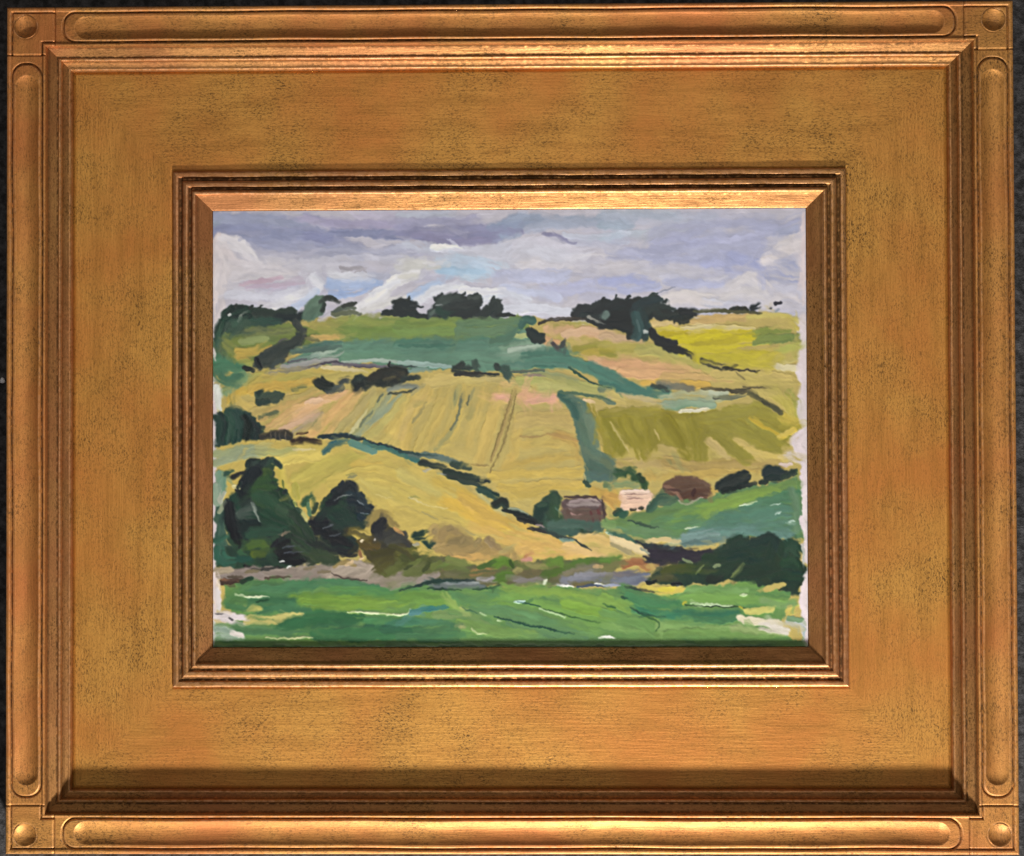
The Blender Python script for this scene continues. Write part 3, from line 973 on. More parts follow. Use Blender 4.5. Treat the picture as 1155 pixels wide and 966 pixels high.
C 50 223c3b>1a2e2e 220,610 240,680 230,730
C 20 4f6a66 185,640 205,700
C 20 b0bab0 228,703 240,706
C 40 161e22 270,700 290,735 350,765
C 40 1a2023>26281f 300,765 380,795 480,835
C 26 1c2226 370,772 395,765
C 46 1a2227>22282a 425,600 480,590 490,600
C 16 3d3f36 425,650 445,655 470,640
C 24 45472f>55553a 500,592 650,588 860,602
C 20 22281f 690,578 740,575 790,588
C 36 1c262b 812,575 840,562
C 18 202430 930,550 965,542
C 14 909aa0>b0b4ba 935,595 955,585
C 10 2a3038 908,578 915,572
C 34 2f3328>3f3f30 530,860 600,885 660,900
C 20 23251f 650,902 720,912
C 12 3f3b2c 710,910 850,920
F 10 7a7048 720,155 770,195
F 20 5a5438>443f2c 530,245 610,245 690,248
F 26 3a382e>2c2c26 690,255 760,255 800,250
F 14 3f3a2c 760,235 860,240 945,238
F 22 6f7458 600,295 700,290 780,275
F 10 3a4038 595,298 640,300
F 30 45462f>5c5a3c 790,275 880,320 960,375
F 16 35392c 860,320 900,330
F 40 5a5f58>6c6c60 300,215 380,230 480,245 o=.8
F 30 26352f>333a36 270,225 320,240 350,255
# ---- middle hedges, left
DP 1f3833,1c2a2a,264a3c 90 40 14 50,350 100,372 130,340 200,330 240,360 280,410 320,450 310,512 200,522 60,552
DP 17231f,1d2a26 30 30 4 605,210 630,175 680,215 690,242 650,257
DP 32483c,44583f -10 30 6 280,250 310,235 330,258 440,257 420,292 310,332 280,312
D 40 22372f 290,260 310,245
D 44 4a5f42>3c5240 310,290 370,275 440,262
D 36 2b3f35 290,312 345,315
D 36 6b7a4c>5c6c48 475,240 510,228 545,220
!D 56 15211f>1f2a26 620,205 645,215 680,222
D 36 4f5a50>3f4a44 670,245 750,230
D 46 3d4842 745,190 790,188
D 52 1c2a28>2a3a34 820,200 850,180 880,195
D 56 151d1e>202a2a 830,230 880,210
!D 56 1e2826>2c2a24 910,180 1000,150 1080,150
D 54 1a2222>26302a 900,205 1000,205 1090,175
D 44 22302c>2e4038 1080,185 1155,180
D 12 111518 1010,92 1005,120
D 36 6a7566>7f8a78 1000,248 1080,225 1155,225
D 14 2e3a35 1000,268 1100,258 1155,235
D 50 1d3a30>254438 65,390 85,450 65,540
D 60 1f3f35>2a4c3c 140,360 155,420 140,510
D 50 26443a 170,360 190,430
!D 60 1a2a2a>16211f 225,390 240,440 230,500
D 50 182325 270,420 300,450 290,505
D 34 6a744f>5c6848 300,405 345,385 395,370
!D 46 2b2f2d>3a352c 320,495 400,482 460,492
D 7 6f6450 360,470 358,520 ; 385,468 384,522 ; 410,468 410,520 ; 440,470 442,518
!D 46 241f1d>352a22 480,525 540,515 620,530
D 34 201b1a 480,550 540,550
D 16 5a4630 500,482 560,476
D 14 d8c89a 480,570 600,565
!D 44 2f5f66>26525a 650,575 700,540 770,520
D 24 1f4a54>2a5a62 645,595 690,565
D 26 17282d>243a40 620,497 740,490 870,515
!D 40 4a7f7f>3f7474 800,535 850,550 920,575
!D 30 3a6b5e>2f5f58 870,530 1000,570 1155,625
D 36 4f7d6a>74966f 940,575 1060,615 1155,680
D 14 1f3236 870,515 1000,550 1070,580
# ---- pale green verge under the hedge, then hedge
E 50 7f9a78>94a878 0,655 100,705 250,725 o=.7
E 36 3f6a5e 0,625 100,640
E 30 4a6258>5f7668 60,600 180,605 330,640
E 14 26403c 0,580 150,600 210,600
!E 44 1a2624>26362e 120,645 170,655 240,670
E 14 9a9a90 130,685 170,680 ; 230,705 250,710
E 40 2a3d33>34503c 290,655 380,665
!E 44 1c2e26>2a4034 260,690 330,715 420,725
E 42 1a2a26>263a30 340,735 430,755
E 40 aab48a>b8b680 430,800 490,870 560,920 o=.8
!E 48 163028>24463a 440,780 490,800 520,830
E 40 18282a 430,740 480,745
!E 54 16241f>264034 525,865 560,855 575,870
E 16 8a9a7a 590,890 650,905 700,925
E 24 1e2c2a 560,900 640,920 730,945
# ---- right middle hedge
EP 4b6e59,456a56,567a5e 75 44 20 860,260 950,280 1000,340 1030,430 1060,560 1165,640 1165,750 1060,742 1010,772 1000,650 980,560 960,430 920,350
E 40 2f5a4c>3f6a58 875,268 920,310 970,385
E 50 4a6f5a>567a5e 950,310 1000,330 1000,390
E 50 456a56>527658 980,430 1010,480 1025,530
E 46 5f7f60 1030,400 1050,470 1060,540
E 60 4f6f58>5a7a5c 1000,590 1080,615 1155,640
E 60 4b6a58>40604e 1035,655 1100,690 1155,705
E 56 48665a 1050,710 1110,720
E 22 2b4a35 1005,745 1030,770
E 12 c8b878 1005,700 1015,740
E 30 5f8050 1120,765 1155,770
E 18 3f6a4f>56764f 870,262 1000,272 1100,292 1155,312
E 22 dcc090 1000,300 1060,315
F 46 4a6a50>5a7654 0,630 50,680 60,740
F 54 1e4a2a>2c5a34 80,695 120,690 155,715
F 46 2a5a30>1f4a28 170,730 215,745 230,775
F 30 1b3f22 190,720 210,740
F 44 8fa070>7a9460 40,780 100,765 190,770
# ---- farm buildings
FP e0bea2,e6c8ae 0 40 5 100,800 255,795 240,892 100,912
FP 584234,665040 10 40 6 325,770 370,730 500,725 570,770 565,842 440,872 330,802
FP 1c2826,222f30 -10 40 5 635,762 680,720 775,710 765,782 640,822
FP 1c2a28,22302f 0 36 5 860,692 900,665 970,680 1040,690 1030,722 880,752
HP 22402e,2c5036,345844 80 40 14 730,112 780,90 830,30 870,60 890,190 1090,202 1090,232 960,282 830,252 750,192
HP 584a42,665448 0 40 5 895,70 1050,55 1095,90 1100,192 900,192
!F 60 c39a50>b58e4a 20,830 70,870
!F 30 b08a48 40,820 90,830
!F 60 dfb89a>e4c4a8 110,835 180,835 250,830
!F 50 e2bfa2>e8cbb0 110,880 180,885 235,870
!F 9 8f6f70 120,808 190,815 255,812 ; 130,830 200,838
!F 14 dcc8c0 110,798 180,798 250,800
!F 6 a08080 140,850 230,845
!F 20 262c20 152,897 175,895 ; 203,882 207,892
!F 34 1f4a35 70,925 85,905 100,915
!F 34 285a40 100,930 120,920
!F 60 2a4f3a>35604a 250,890 290,840 330,830
!F 46 35573f>44684c 320,865 390,845
!F 60 5a4234>665040 345,775 420,745 500,750 555,780
!F 60 665040>523c2e 355,790 450,780 545,795
!F 46 50382c>463028 430,825 500,805 560,805
!F 26 7a5a48>8c6a56 335,770 390,800 430,850
!F 14 3f2a28 400,790 480,770 ; 350,790 420,800
!F 14 c9a8a0>b89a94 400,850 450,868 540,835 h=1.5
!F 18 35201f 490,790 480,820
!F 60 1a2423>25302e 640,775 700,740 765,718
!F 50 182221 650,800 730,785
!F 30 1f2a28 765,770 820,758
!F 60 1a2a2c>222f30 880,700 920,690 950,700
!F 46 1b2c2a 885,730 950,725
!F 36 20352b>2a4032 975,720 1030,700
!F 24 1f2f28 850,752 890,745
!H 50 5a4a48>4f403e 905,100 1000,90 1095,110
!H 44 9a8a86>a89894 930,95 1020,85 1080,95
!H 12 4b3a3a 895,62 1050,60 1095,90
!H 50 665048>54423a 920,150 1000,165 1095,150
!H 20 a08078 930,150 960,165 990,155
!H 16 5a3030 1040,140 1052,190 ; 1080,130 1088,180
!H 14 42393a 1100,90 1110,120
!H 60 1d3a2c>16302a 755,170 770,120 790,110
!H 60 1f3f2a>2a4a32 835,55 850,90 830,150
!H 60 27502f>1f4028 835,120 860,180
!H 30 2a4a35 760,100 790,100
!H 14 4a6f58 850,120 880,150
!H 56 3a5a4a>486a58 820,210 950,210 1090,215
!H 36 38584a 830,245 960,255
!H 50 5f9450>6fa058 1115,200 1155,210
!H 14 b0c8a0 1120,250 1155,270
!H 24 1a2322 570,130 680,170 770,205
!H 24 1a1f20 645,175 740,205
!H 12 8a7a78 740,205 790,220
!H 22 2a2a2a 700,230 760,240 810,250
!H 22 2f3f38 770,225 860,270 960,300
!H 20 6f8f7f 870,285 940,303 o=.8
# ---- front hill, ochre
QP c0aa59,b8a654,c6ae58 25 12 60 245,505 300,497 350,500 400,497 450,513 505,540 545,575 590,600 640,612 690,640 640,640 540,640 470,640 400,620 330,600 250,590
D 60 9aa878>8fa07a 60,595 200,560 400,550
D 50 8fa07a>a0aa7c 60,640 180,605 300,580
D 50 a8aa6a>b8b06a 300,575 500,580 620,590
D 60 c9b45a>d0bc62 390,640 500,605 640,605
D 80 bcab55>b2a652 500,700 650,650 800,600
D 80 b7a956>aea250 520,780 680,700 850,620
D 60 c2a852 820,650 950,665
D 80 c0ad58>c8b25c 700,740 900,690 1100,750
D 80 bfae5f>c4b468 850,760 1000,810 1155,840
D 60 c9b658>bfae52 410,690 430,760 490,830
D 30 a9a14c 490,760 500,830
D 8 e4d8a4 930,812 980,832 1020,825 h=2 ; 1110,825 1155,840
D 10 8f8a50 770,708 830,700
D 16 7a7a58 780,720 830,712 o=.7
E 80 c0ae60>b8aa60 20,710 150,770 300,850
E 80 c4ab52>c8ac50 200,740 330,800 450,880
E 60 c9a84c>d0ac4c 330,810 420,850 500,910
E 80 bdaa58>c4b260 0,790 150,860 300,930
E 60 c2a650 300,860 400,910 550,955
E 10 8a8a50 50,832 80,825 110,838
E 8 e2d49a 70,838 150,872 265,890 h=2
H 80 c2ad5a>bcab5a 0,60 200,120 350,180
H 80 c9a748>cdaa4a 250,80 400,140 550,200
H 60 cca84f>c6a450 350,70 450,125 600,200 700,260
H 80 cfaa5a>c8a658 400,200 550,260 750,325
H 80 d0a95c>d4ae64 600,255 750,300 900,335
H 60 cfa960>d0ac6a 640,350 800,372 1000,355
H 56 cfae70>d8b67c 900,325 1050,360 1155,365
H 56 d0b06a>d6b878 970,290 1060,280 1155,300
H 80 c4ae5c>bda85a 0,150 150,190 300,230
H 50 c0a860 330,240 450,275 540,300
H 8 9f9560 360,245 440,272 ; 125,140 210,180
H 10 ddd09a 55,60 150,100 260,122
H 12 2f3a34 960,300 1000,325 1040,348
HP 9a8450,8c774a,a89058 -30 40 14 170,300 190,230 280,220 330,262 400,312 480,280 540,332 620,342 640,402 510,402 280,402 200,362
HP 56583a,666448,4e5c30,6e5e40 0 50 40 -20,402 180,380 420,432 520,402 600,402 700,422 850,390 1000,402 1165,390 1165,540 850,540 700,532 550,540 0,562
GP 877c6e,766e60,968a7a 0 50 30 50,462 200,440 600,440 700,402 900,420 1000,472 1165,402 1165,540 1000,562 600,512 200,512 60,512
# ---- brown scrub
H 40 a8905a>988450 170,250 200,225 215,270 o=.85
H 50 8f7a4e>9a8454 230,270 270,235 300,250
H 56 8c7a4c>80704a 270,320 350,290 400,325
H 50 937d4e>86744a 280,345 350,355 410,330
H 36 93805a>887450 480,290 510,330 535,335
H 50 b09560 200,340 260,330
H 30 a89a60 545,355 600,340 625,320
H 36 c2905a>b88458 680,385 705,360
H 30 c08a78 670,410 710,395
H 26 8a7a4f 410,320 430,295
H 40 c09a58 280,390 450,385 510,395
GP 22422f,1c2c2a,2a4c34,264a2e,1a2426 60 70 60 110,92 150,50 230,-100 270,-130 310,-150 390,-130 370,-80 400,0 450,40 520,152 600,282 680,372 600,422 450,442 220,442 60,442 60,272 150,322 110,202
GP 1c2c2a,1a2226,22382e,1e3a2c 40 60 46 550,192 600,170 640,92 690,20 740,-30 800,-30 820,10 870,70 905,132 880,212 780,242 860,332 780,382 700,382 640,302 600,232
GP 3f3a24,2f302a,4a4626,44402a 20 60 34 910,212 960,180 1000,222 1080,262 1140,322 1060,402 1000,492 930,472 900,392 850,342 860,272 920,272
GP 3a5a48,4a7058,335546 90 50 10 55,60 110,90 110,200 130,290 60,440 50,300
# ---- big trees, left
D 50 6a9a78>88a884 75,700 90,780 70,850
G 50 88a888>7a9a80 60,10 65,80
G 30 a8b098 80,80 95,30
D 50 3f6a50>2f5540 120,700 140,690
D 40 1f2526>2c302c 150,715 200,690 230,680
D 30 8a9a78 80,900 110,850
D 60 3a4c44>2a3a34 245,660 265,640 300,650
D 46 2f4a3a>263c32 320,640 370,630 405,660
D 12 1e2a28 240,660 250,625 300,615 ; 380,630 410,655
D 60 2f5228>3a5f2a 280,700 340,690
D 90 2d5a2b>244a2c 290,760 360,760
D 66 1a2226 180,790 230,730 270,690
D 24 dccf90>cfc58a 160,765 180,775
D 70 171d22 130,930 150,860 210,820
D 80 3a4a42>2c3a34 200,900 240,860
D 80 244a2e>2f5a30 290,830 340,860 400,860
D 80 21462f>1c3a28 390,830 440,890
D 40 1f4029 420,800 440,840
D 12 6b7a3a 430,735 432,780
D 16 b8b860 480,850 500,880
G 80 1f3f30 160,60 200,120 260,160
!G 60 15181c>1f2426 130,90 140,180 165,260
G 50 15191d 150,230 175,285
G 70 1c2a2a>15201f 200,220 280,210
G 60 4a5a4e>3a4c42 190,140 260,130
G 10 7a8a7a 265,110 300,190
G 90 1f452f>2a5236 290,60 350,80 400,130
G 90 214a32>1a3c2a 330,170 400,200 480,220
G 80 2a4a32>35583a 420,120 480,160 500,230
G 80 264a35 260,260 350,250 430,250
G 80 2f5a2c>3a5a2e 540,290 600,330 650,370
G 70 33552f>28442c 500,240 580,280
G 60 2a4a34 330,300 400,300 360,380
G 56 3f6a2c>4f7030 250,320 300,310 340,320
G 50 56702a>4a6426 270,370 310,365
G 46 2f5f3c 190,350 210,390
G 70 2a5a45>33684f 75,350 100,390 140,400
G 60 33684f>2a5440 70,300 100,290
G 40 1f4a3a 180,390 250,400
!G 80 16181c>202428 400,330 470,300 510,320
G 70 16181c 430,370 500,360 560,390
G 46 15191c 410,400 520,412
G 10 4a5058 420,330 520,320 ; 430,360 540,352
G 20 7a6a58>8c7c68 420,265 460,245
G 20 141a1a 215,428 300,450 420,440
G 46 2a5a38>1f4630 540,90 575,60 580,100
G 24 5a8a5c>4a7a4f 560,90 575,160
G 36 c2b87a>b0b06a 510,130 550,185
G 90 1f3f2c>2a4c34 670,120 700,80 750,60
G 90 1d3d2f 690,140 760,180 800,190
!G 56 161d22 680,85 740,45
!G 60 151d22>22292c 740,20 780,-10 810,5
G 56 1a252c>26343a 790,85 850,90
G 50 1a252b 840,120 895,120
G 50 1c2a2f>2a3a40 790,30 850,60 880,100
G 40 1a2a30 850,170 880,200
G 8 8a9088 700,75 760,50 800,45
G 8 6a7478 830,75 870,100 ; 850,140 890,150
G 60 161a20 590,190 650,190
G 80 15191e>1c2226 620,240 700,250
G 70 171a1e 690,280 780,290
G 60 1c2024 660,330 740,350 800,355
G 10 4a5054 640,230 700,210 ; 680,270 740,250
G 60 2c3c2a 580,400 640,380 700,390
G 50 6a6034>5a522a 770,250 830,240 880,270
G 60 8a7a48>7a6a40 900,200 930,160 1000,160 1040,200 o=.8
!G 60 24262a>1d2024 935,230 960,200
G 56 2a2c2c>343632 940,270 1010,260
G 56 3a3c36>4a4a3a 1000,295 1070,275
G 60 5a4a24>4e4222 860,320 930,330
G 70 4a4420>3c3a20 930,375 1010,355
G 80 45421f>52502a 950,430 1010,400
G 60 4a4a24>565a2c 1050,380 1140,340
G 16 7a5238 840,350 850,390 o=.7
G 11 dccda8 850,298 862,290
G 12 d8d0c8 925,292 928,285
G 20 c09458 1030,230 1080,260
H 44 2a2c2a>3a3c36 0,260 30,290 55,315
H 60 1c3a2a>14302a 95,268 140,258
H 50 1b3a30 145,310 165,330 180,320
H 50 5a5a2a>4a4a26 0,345 80,360
H 20 9a9a88 80,320 100,315
# ---- bank between scrub and grass
G 60 968a80>82766c 110,478 300,470 480,488
G 40 a09278>8e8270 60,465 140,452
G 50 867a6e>94867a 350,465 600,478
G 70 9a8c7c>aa9c88 680,480 780,440 880,440
G 56 a89a88>928474 720,490 850,490 905,450
G 26 8a7648>9a8858 700,440 760,410 820,430
G 16 d0b488 770,425 800,410 ; 840,400 860,395
G 10 4a4038 690,470 760,500 880,510
G 30 3a2a24>4a3a30 95,520 150,515 220,510
G 10 7a5a44 90,510 140,508
G 30 1a3a28 200,515 250,498
G 12 e0e0d8 405,408 430,405 ; 450,440 470,435
G 66 55602f>67703c 990,470 1060,430 1140,390
G 50 8a8468>767656 1000,535 1100,520 1155,490
H 66 525c30>485428 0,420 100,400 200,420
H 50 4f7034>5c7a3a 200,430 320,430 400,440
H 60 4a5830>5c6838 40,470 200,450
H 50 84683f>967848 400,470 510,460
H 40 6a7a40 270,400 350,420
H 30 3f6a2c 440,440 520,410
H 46 8c8276>988e80 0,515 100,500 200,480
H 40 8f8a88 430,510 530,500
H 36 6f7a78>8a9088 140,530 300,525 420,535
H 18 23302f>1d3a30 0,565 100,540 240,512 410,514
H 30 56645f>6a706c 170,550 300,545 460,552
H 14 1a3a28 150,555 260,560 340,565 ; 400,560 500,555 560,540
H 40 7a7a48>8a8450 630,460 700,430 790,440
H 30 5c6a38 640,420 700,450
H 36 8a8070>807a78 620,510 700,510 780,515
H 60 4a8028>56902e 525,430 560,405 600,430
H 70 4a7f2c>417026 545,490 590,480
H 24 2f5520 600,410 615,435
H 60 4a7528>528030 820,425 860,405 880,430
H 60 47702a>3c6024 800,480 850,470 880,460
H 60 4f6a38>5a7a3a 920,430 1000,420 1110,415
H 40 4a7a2f 940,405 1050,400 1155,400
H 40 6a6a58>7a7258 900,470 1000,450 1155,440
H 56 6a6a72>787a80 890,510 1000,505 1155,500
H 30 85858a 960,480 1155,478
H 20 b09468 1050,440 1100,435
H 14 dcdcd0 850,540 940,545 h=1.8 ; 1060,535 1155,545
H 22 c8d0b0>dce4c8 785,525 795,515
H 14 3f4a58 960,548 1050,540 1110,545
# ---- right dark wood, lane
I 50 c2a860>ccb46c 0,340 100,372
I 50 cfb884>d8c494 60,290 150,330 240,370
I 24 9a8f68 40,310 100,345 160,370
I 50 3f7a2a>5a8a3a 0,410 80,400
I 46 8a5a3a>9a6a44 120,435 180,420 235,435
I 44 6a6a40 0,440 100,425
I 60 5f6470>6f747e 0,510 100,510 230,495
I 40 6f6a68>5c5c64 0,480 200,478
I 16 9aa0b0 0,540 90,545
I 16 26302f 120,550 200,560 270,580
IP 1c3629,223f2c,263c26,1a3024 70 60 50 230,522 300,452 430,412 540,382 640,322 700,280 770,270 800,312 860,280 930,290 950,352 990,312 1060,332 1070,422 1090,502 1050,592 980,572 900,542 780,552 700,512 560,532 400,542 240,532
IP 2a2830,262a2e 10 50 10 200,312 300,322 500,352 600,342 560,402 300,432 220,422 270,372
# green field right
IP 4f8a50,5a9448,468058 -14 34 46 0,205 120,190 330,100 560,60 800,5 1050,-40 1085,40 1075,290 780,280 560,290 420,290 230,280 40,240
F 56 5a8a4a>64964c 700,835 850,795 1060,760
F 56 4f8550 500,895 700,845
F 66 3f7a50>4a8456 880,850 1050,815
F 50 6a9a44>74a24a 640,865 800,815 940,790
I 50 5a8f48>66984c 15,210 150,190 300,170
I 60 5a8a48>4f8044 100,190 300,150 500,120
I 66 5f9440>6c9e44 400,170 550,140 650,100
I 56 4f8a52 280,205 500,185
I 50 6f9f45>7caa48 550,150 650,110 850,50
I 80 4f8065>4a7c60 600,185 800,160 1000,130
I 80 4a7a60>548468 560,225 800,220 1050,200
I 66 47805a>50885e 800,110 1000,80
I 60 5a8a60>4a8050 1020,20 1050,150 1040,240
I 60 4f7a68>5c8474 480,255 700,250 1000,255
I 60 6a8a80>7a968a 430,290 600,262
I 46 607a74>4f6a62 430,310 600,300 700,280
I 46 5a8f5a>66985c 30,232 200,245 400,265
I 30 d0bc84>c4b07c 230,300 330,292 410,308
I 20 2f5a48>4a7858 30,260 120,275 180,310
I 12 2c4a38 130,190 300,230
I 10 c8e0b8 440,232 520,220 h=2 ; 740,112 830,85
I 12 c4e4cc 930,152 965,140 h=2
I 8 a8ccb0 900,110 960,100 ; 1000,200 1040,190
I 36 1f2a2c>2a3234 180,305 300,335 450,355
I 56 2a2630>1f2024 260,365 380,372 500,360
I 44 26262c 230,400 300,420
I 14 8a8f7a 200,340 250,370
I 80 1a3428>22402f 700,320 740,295 770,300
I 80 1a302a>223c30 830,310 890,300 920,330
I 90 1c3a2c>16302a 640,370 760,370 880,380
I 70 1e3a26>2a4830 560,390 640,400
I 80 23402a>1c3426 660,460 800,470 900,460
I 60 2a4028>344a28 530,450 600,450
I 56 30481f>3c5426 430,440 520,440
I 56 3f4a22>4c5426 330,460 420,440
I 50 3a3f28>4a4a30 280,505 380,510
I 80 1d3f2c>284a34 965,360 1000,340 1030,350
I 80 224a2e>1a3c28 980,420 1030,430
I 80 1e3f2a>16322a 980,490 1050,500
I 60 203a2c 990,560 1045,560
I 46 1c2a22 580,515 625,500
I 16 6a8058 430,400 480,420 ; 600,440 630,430
I 10 5a7040 690,500 740,440 ; 500,480 540,430
I 14 d8d8c8 395,538 410,545
I 20 141e1e 240,525 280,522 ; 370,540 420,535
G 66 26402e>1f3428 470,250 540,320 620,380
G 60 2c442c>38502e 500,330 600,380 690,400
!G 50 22362a>2c4830 480,290 560,340
G 46 1c2226>263028 560,300 640,330
!G 24 2f4a30 590,140 610,100 ; 640,90 655,60
!G 30 4c4a28>3c3c24 1010,330 1080,350 1140,400
H 50 4c5228>3e4826 20,380 100,400 180,410
!H 24 5a6a34 60,430 110,400 ; 180,440 220,410 ; 250,450 300,430
!H 20 3a4826 30,450 70,430 ; 130,460 160,430
!G 20 6a6048>7c7058 220,460 300,455 ; 540,450 600,440 ; 620,470 680,460
!G 16 4e4438 130,490 210,492 ; 330,500 460,492
!B 14 2a3434 215,505 235,490 ; 290,495 310,482 ; 340,500 360,488 ; 400,505 425,492 ; 505,530 515,510
!A 14 2a3430 165,560 175,545 ; 245,565 255,552 ; 300,565 312,552 ; 1060,525 1075,508 ; 1100,520 1118,506
!C 14 1e2a2a 70,520 78,500 ; 130,520 150,505 ; 330,545 350,535 ; 700,580 712,568 ; 740,580 752,568
!G 56 26402e>1f3428 480,140 525,195 565,255
!G 40 2a4630>1f3428 540,230 580,290
!G 18 c2b87a>aaa862 515,120 545,165 o=.8
!G 22 1f3a2c>2a4a34 430,25 452,45 ; 462,80 486,98 ; 500,120 520,135
!D 20 2a3c34>1f2c28 225,650 238,630 ; 325,628 342,615 ; 388,636 404,656 ; 180,770 195,750 ; 430,800 445,790
!D 18 1a2428>26343a 735,760 755,745 ; 790,745 812,756 ; 690,800 705,785 ; 845,835 868,848 ; 880,880 902,892
!H 22 7c6c48>9a8658 190,250 205,232 ; 270,238 288,228 ; 340,300 352,285 ; 420,300 436,290 ; 500,290 520,300
# ---- foreground grass
QP 56964a,62a046,478a48,3f8046 4 10 110 252,662 300,655 420,664 560,664 640,664 720,668 800,662 860,660 890,672 885,690 872,716 906,727 908,741 240,741 242,706 262,700
G 60 3f7a45>4a8a48 210,535 400,545 620,525
G 56 3a7a4a>458450 220,560 450,555 700,530 920,555
G 56 4a8f3f>3f8448 190,590 400,600 550,590
G 70 64a03c>5a983a 480,605 700,612 1000,605
G 70 68a03c>72a842 520,640 750,645 1050,645 1155,610
G 60 4f9a48>44904c 700,560 950,575 1155,580
G 66 3f8040>4a8a48 125,630 170,600 260,610
G 60 2f6a40>3a7a48 250,625 350,620 480,620
G 60 2f6f45>3a7a4a 290,675 450,662 560,680
G 46 a8a85a>b8b468 220,665 290,655
G 50 b0a860>bcb46c 230,725 400,730 520,708
G 50 3f8048 120,650 200,670 250,650
G 66 c8beb8>d2c8c4 60,695 130,712 190,735
G 70 2a6a3c>246038 430,755 600,730 800,735
G 66 2f7440>266a3a 560,700 750,700 950,720
G 60 2a6240>337048 600,780 800,765 1000,770
G 56 3f7a48>4c8850 150,775 350,785 560,795
G 50 7a9a80>94b094 60,775 140,790
G 40 8faf90 60,820 200,815
G 30 d0c8bc 150,795 200,810
G 70 337a44>2c6c3c 600,810 850,800 1155,795
G 60 3f8548>348048 900,725 1155,725
G 10 d4e4b0 780,680 950,690 1080,697 1120,668 h=2.2
G 12 c0c890 330,820 450,824 590,818 h=1.6
G 9 dce8bc 220,598 350,600 h=2
G 14 1d4a2c 280,625 350,615
G 30 d0cac4 60,560 70,620 75,660
G 12 5a5858 130,712 150,720 ; 60,690 100,690
H 66 60a040>579640 0,605 200,605 420,600
H 70 60a042>6aa648 100,640 350,640 600,625
H 60 74a444>6a9e44 560,550 800,575 1000,605 1155,645
H 66 62a244>68aa4c 550,595 800,650 1000,700 1155,735
H 56 66a03a>70a840 900,640 1050,680 1155,705
H 60 4a8f50>569850 300,600 520,605
H 66 4f9050>58985a 400,665 600,695 800,745 1000,790
H 66 5a9550>4f8a52 600,745 800,795 1000,805
H 56 6f9a58>649250 200,695 400,705 500,745
H 56 70a24a>64984a 330,745 500,785 720,805
H 50 2f6a50>3a7858 -60,750 40,735 150,738 270,760 o=.7
H 50 2a6040>235238 -80,775 60,790 150,780 320,762 o=.7
H 50 3a7a48 0,820 300,820
H 26 3a7a70>2f6a5a 60,680 150,668 260,655
H 24 3f6f68>5a8a84 60,690 110,680
H 10 1d4a34 510,705 640,738 800,775 950,803
H 10 1d4a38 640,625 700,638 770,658
H 9 2f6a30 780,672 950,712 1155,762
H 12 b8dcc8 620,626 680,626 h=2.2
H 10 dce8b0 390,772 420,795 470,802 h=2.4
H 12 cce8b4 435,690 470,706 h=2 ; 530,730 560,732
H 14 a8b868 330,658 370,665
H 16 9aa068 320,765 350,768
H 10 a4d090 760,670 900,712 h=1.6
H 8 2c6040 340,655 420,690
H 14 d0e0c0 1080,826 1155,822
I 60 70a848>66a046 0,605 150,655 300,710
I 60 4a8a4c>3f8248 100,565 250,590 420,620
I 56 5fa050>6aa858 420,580 600,560 760,580
I 66 68a84c>60a04a 430,625 600,612 800,620 970,655
I 56 3f8a50>358048 140,595 250,630 400,645
I 46 2f7f55>3a8858 170,665 300,695 400,695
I 50 36784c>2c6c48 380,685 550,695 720,692
I 40 3a7a48 480,720 650,725 720,705
I 56 62a050>58984a 0,690 150,730 290,790
I 56 6fa855>64a050 0,765 200,805
I 56 6a9f52>72a658 300,765 500,765 700,775
I 56 5f9548>588c44 300,805 600,805 900,810
I 50 7a9f5a>8aa868 700,770 850,795 960,805
I 40 c2b05a>ccba58 230,555 300,572 420,560
I 24 d0c04c 300,565 380,562
I 10 17301f 440,645 550,652 720,658 765,664
I 10 b4d8a0 470,635 700,650 h=1.8
I 14 b0a838 430,642 445,630 ; 735,658 750,665
I 40 b0b060>bcb868 770,675 900,672
I 44 b8ae50>c0b860 1000,690 1050,665
I 40 d0c8a8>c4bca0 740,720 850,735 950,745
I 50 c4c0a8>d0c8b8 860,765 980,790
I 50 8fa8a0>b0b8b0 990,745 1060,755 1080,805
I 30 6a9a68 1000,720 1060,730
I 40 b8a860 880,562 960,540
I 12 1d4a34 90,602 130,612 ; 140,662 220,700 340,712
I 10 2f6a34 200,700 300,745 280,790 ; 0,640 60,662
I 12 c8e8ac 740,592 770,588 h=2
I 40 6a9a58 860,620 960,650 1030,640
I 14 d8dccc 0,824 60,824
Q 9 3f7040>47783c 242,733 400,735 560,733 720,735 880,734
!Q 5.5 e2c8ae 702,558 731,557 h=1
!Q 5.5 e4c4a8 703,563 731,562 h=1
!Q 5.5 e2bea2 702,568 729,567 h=1
!Q 5.5 dfba9c 702,573 727,572 h=1
!Q 1.6 967468 704,560 729,559 ; 706,565 724,564
!Q 3.2 262c20 711,576 715,576 ; 721,575 724,575
!Q 3 3a4a34 690,580 700,575
!Q 5 584a40 636,584 680,585 h=1
!Q 5 9c8e88 640,570 676,570
!Q 2 40322e 636,563 672,562 ; 679,566 682,590
# ---- bare primed edge
C 26 dbcdcb 1090,60 1088,300 1086,560 s=.3
C 40 d8cdca 1080,620 1085,680 1082,800 o=.9
C 50 d9cecb 1075,830 1080,960 s=.3 o=.9
F 44 dacdcb 1083,0 1082,160 1085,320 s=.3
F 40 d6cdc4 1060,320 1078,420
F 60 dccfcc 1080,480 1040,540 1075,600
F 60 d9cecc 1000,600 1050,630 1085,640
F 36 d8ccc8 1000,615 960,622 o=.8
F 24 cbb8a8 960,655 1020,660
F 30 d8ccca 1085,660 1088,900 d=.7
I 22 d4cac6 1088,0 1085,130 1090,300 d=.8
I 24 d8ccca 1070,170 1082,230
I 40 dccecb 1088,540 1072,620 1088,700
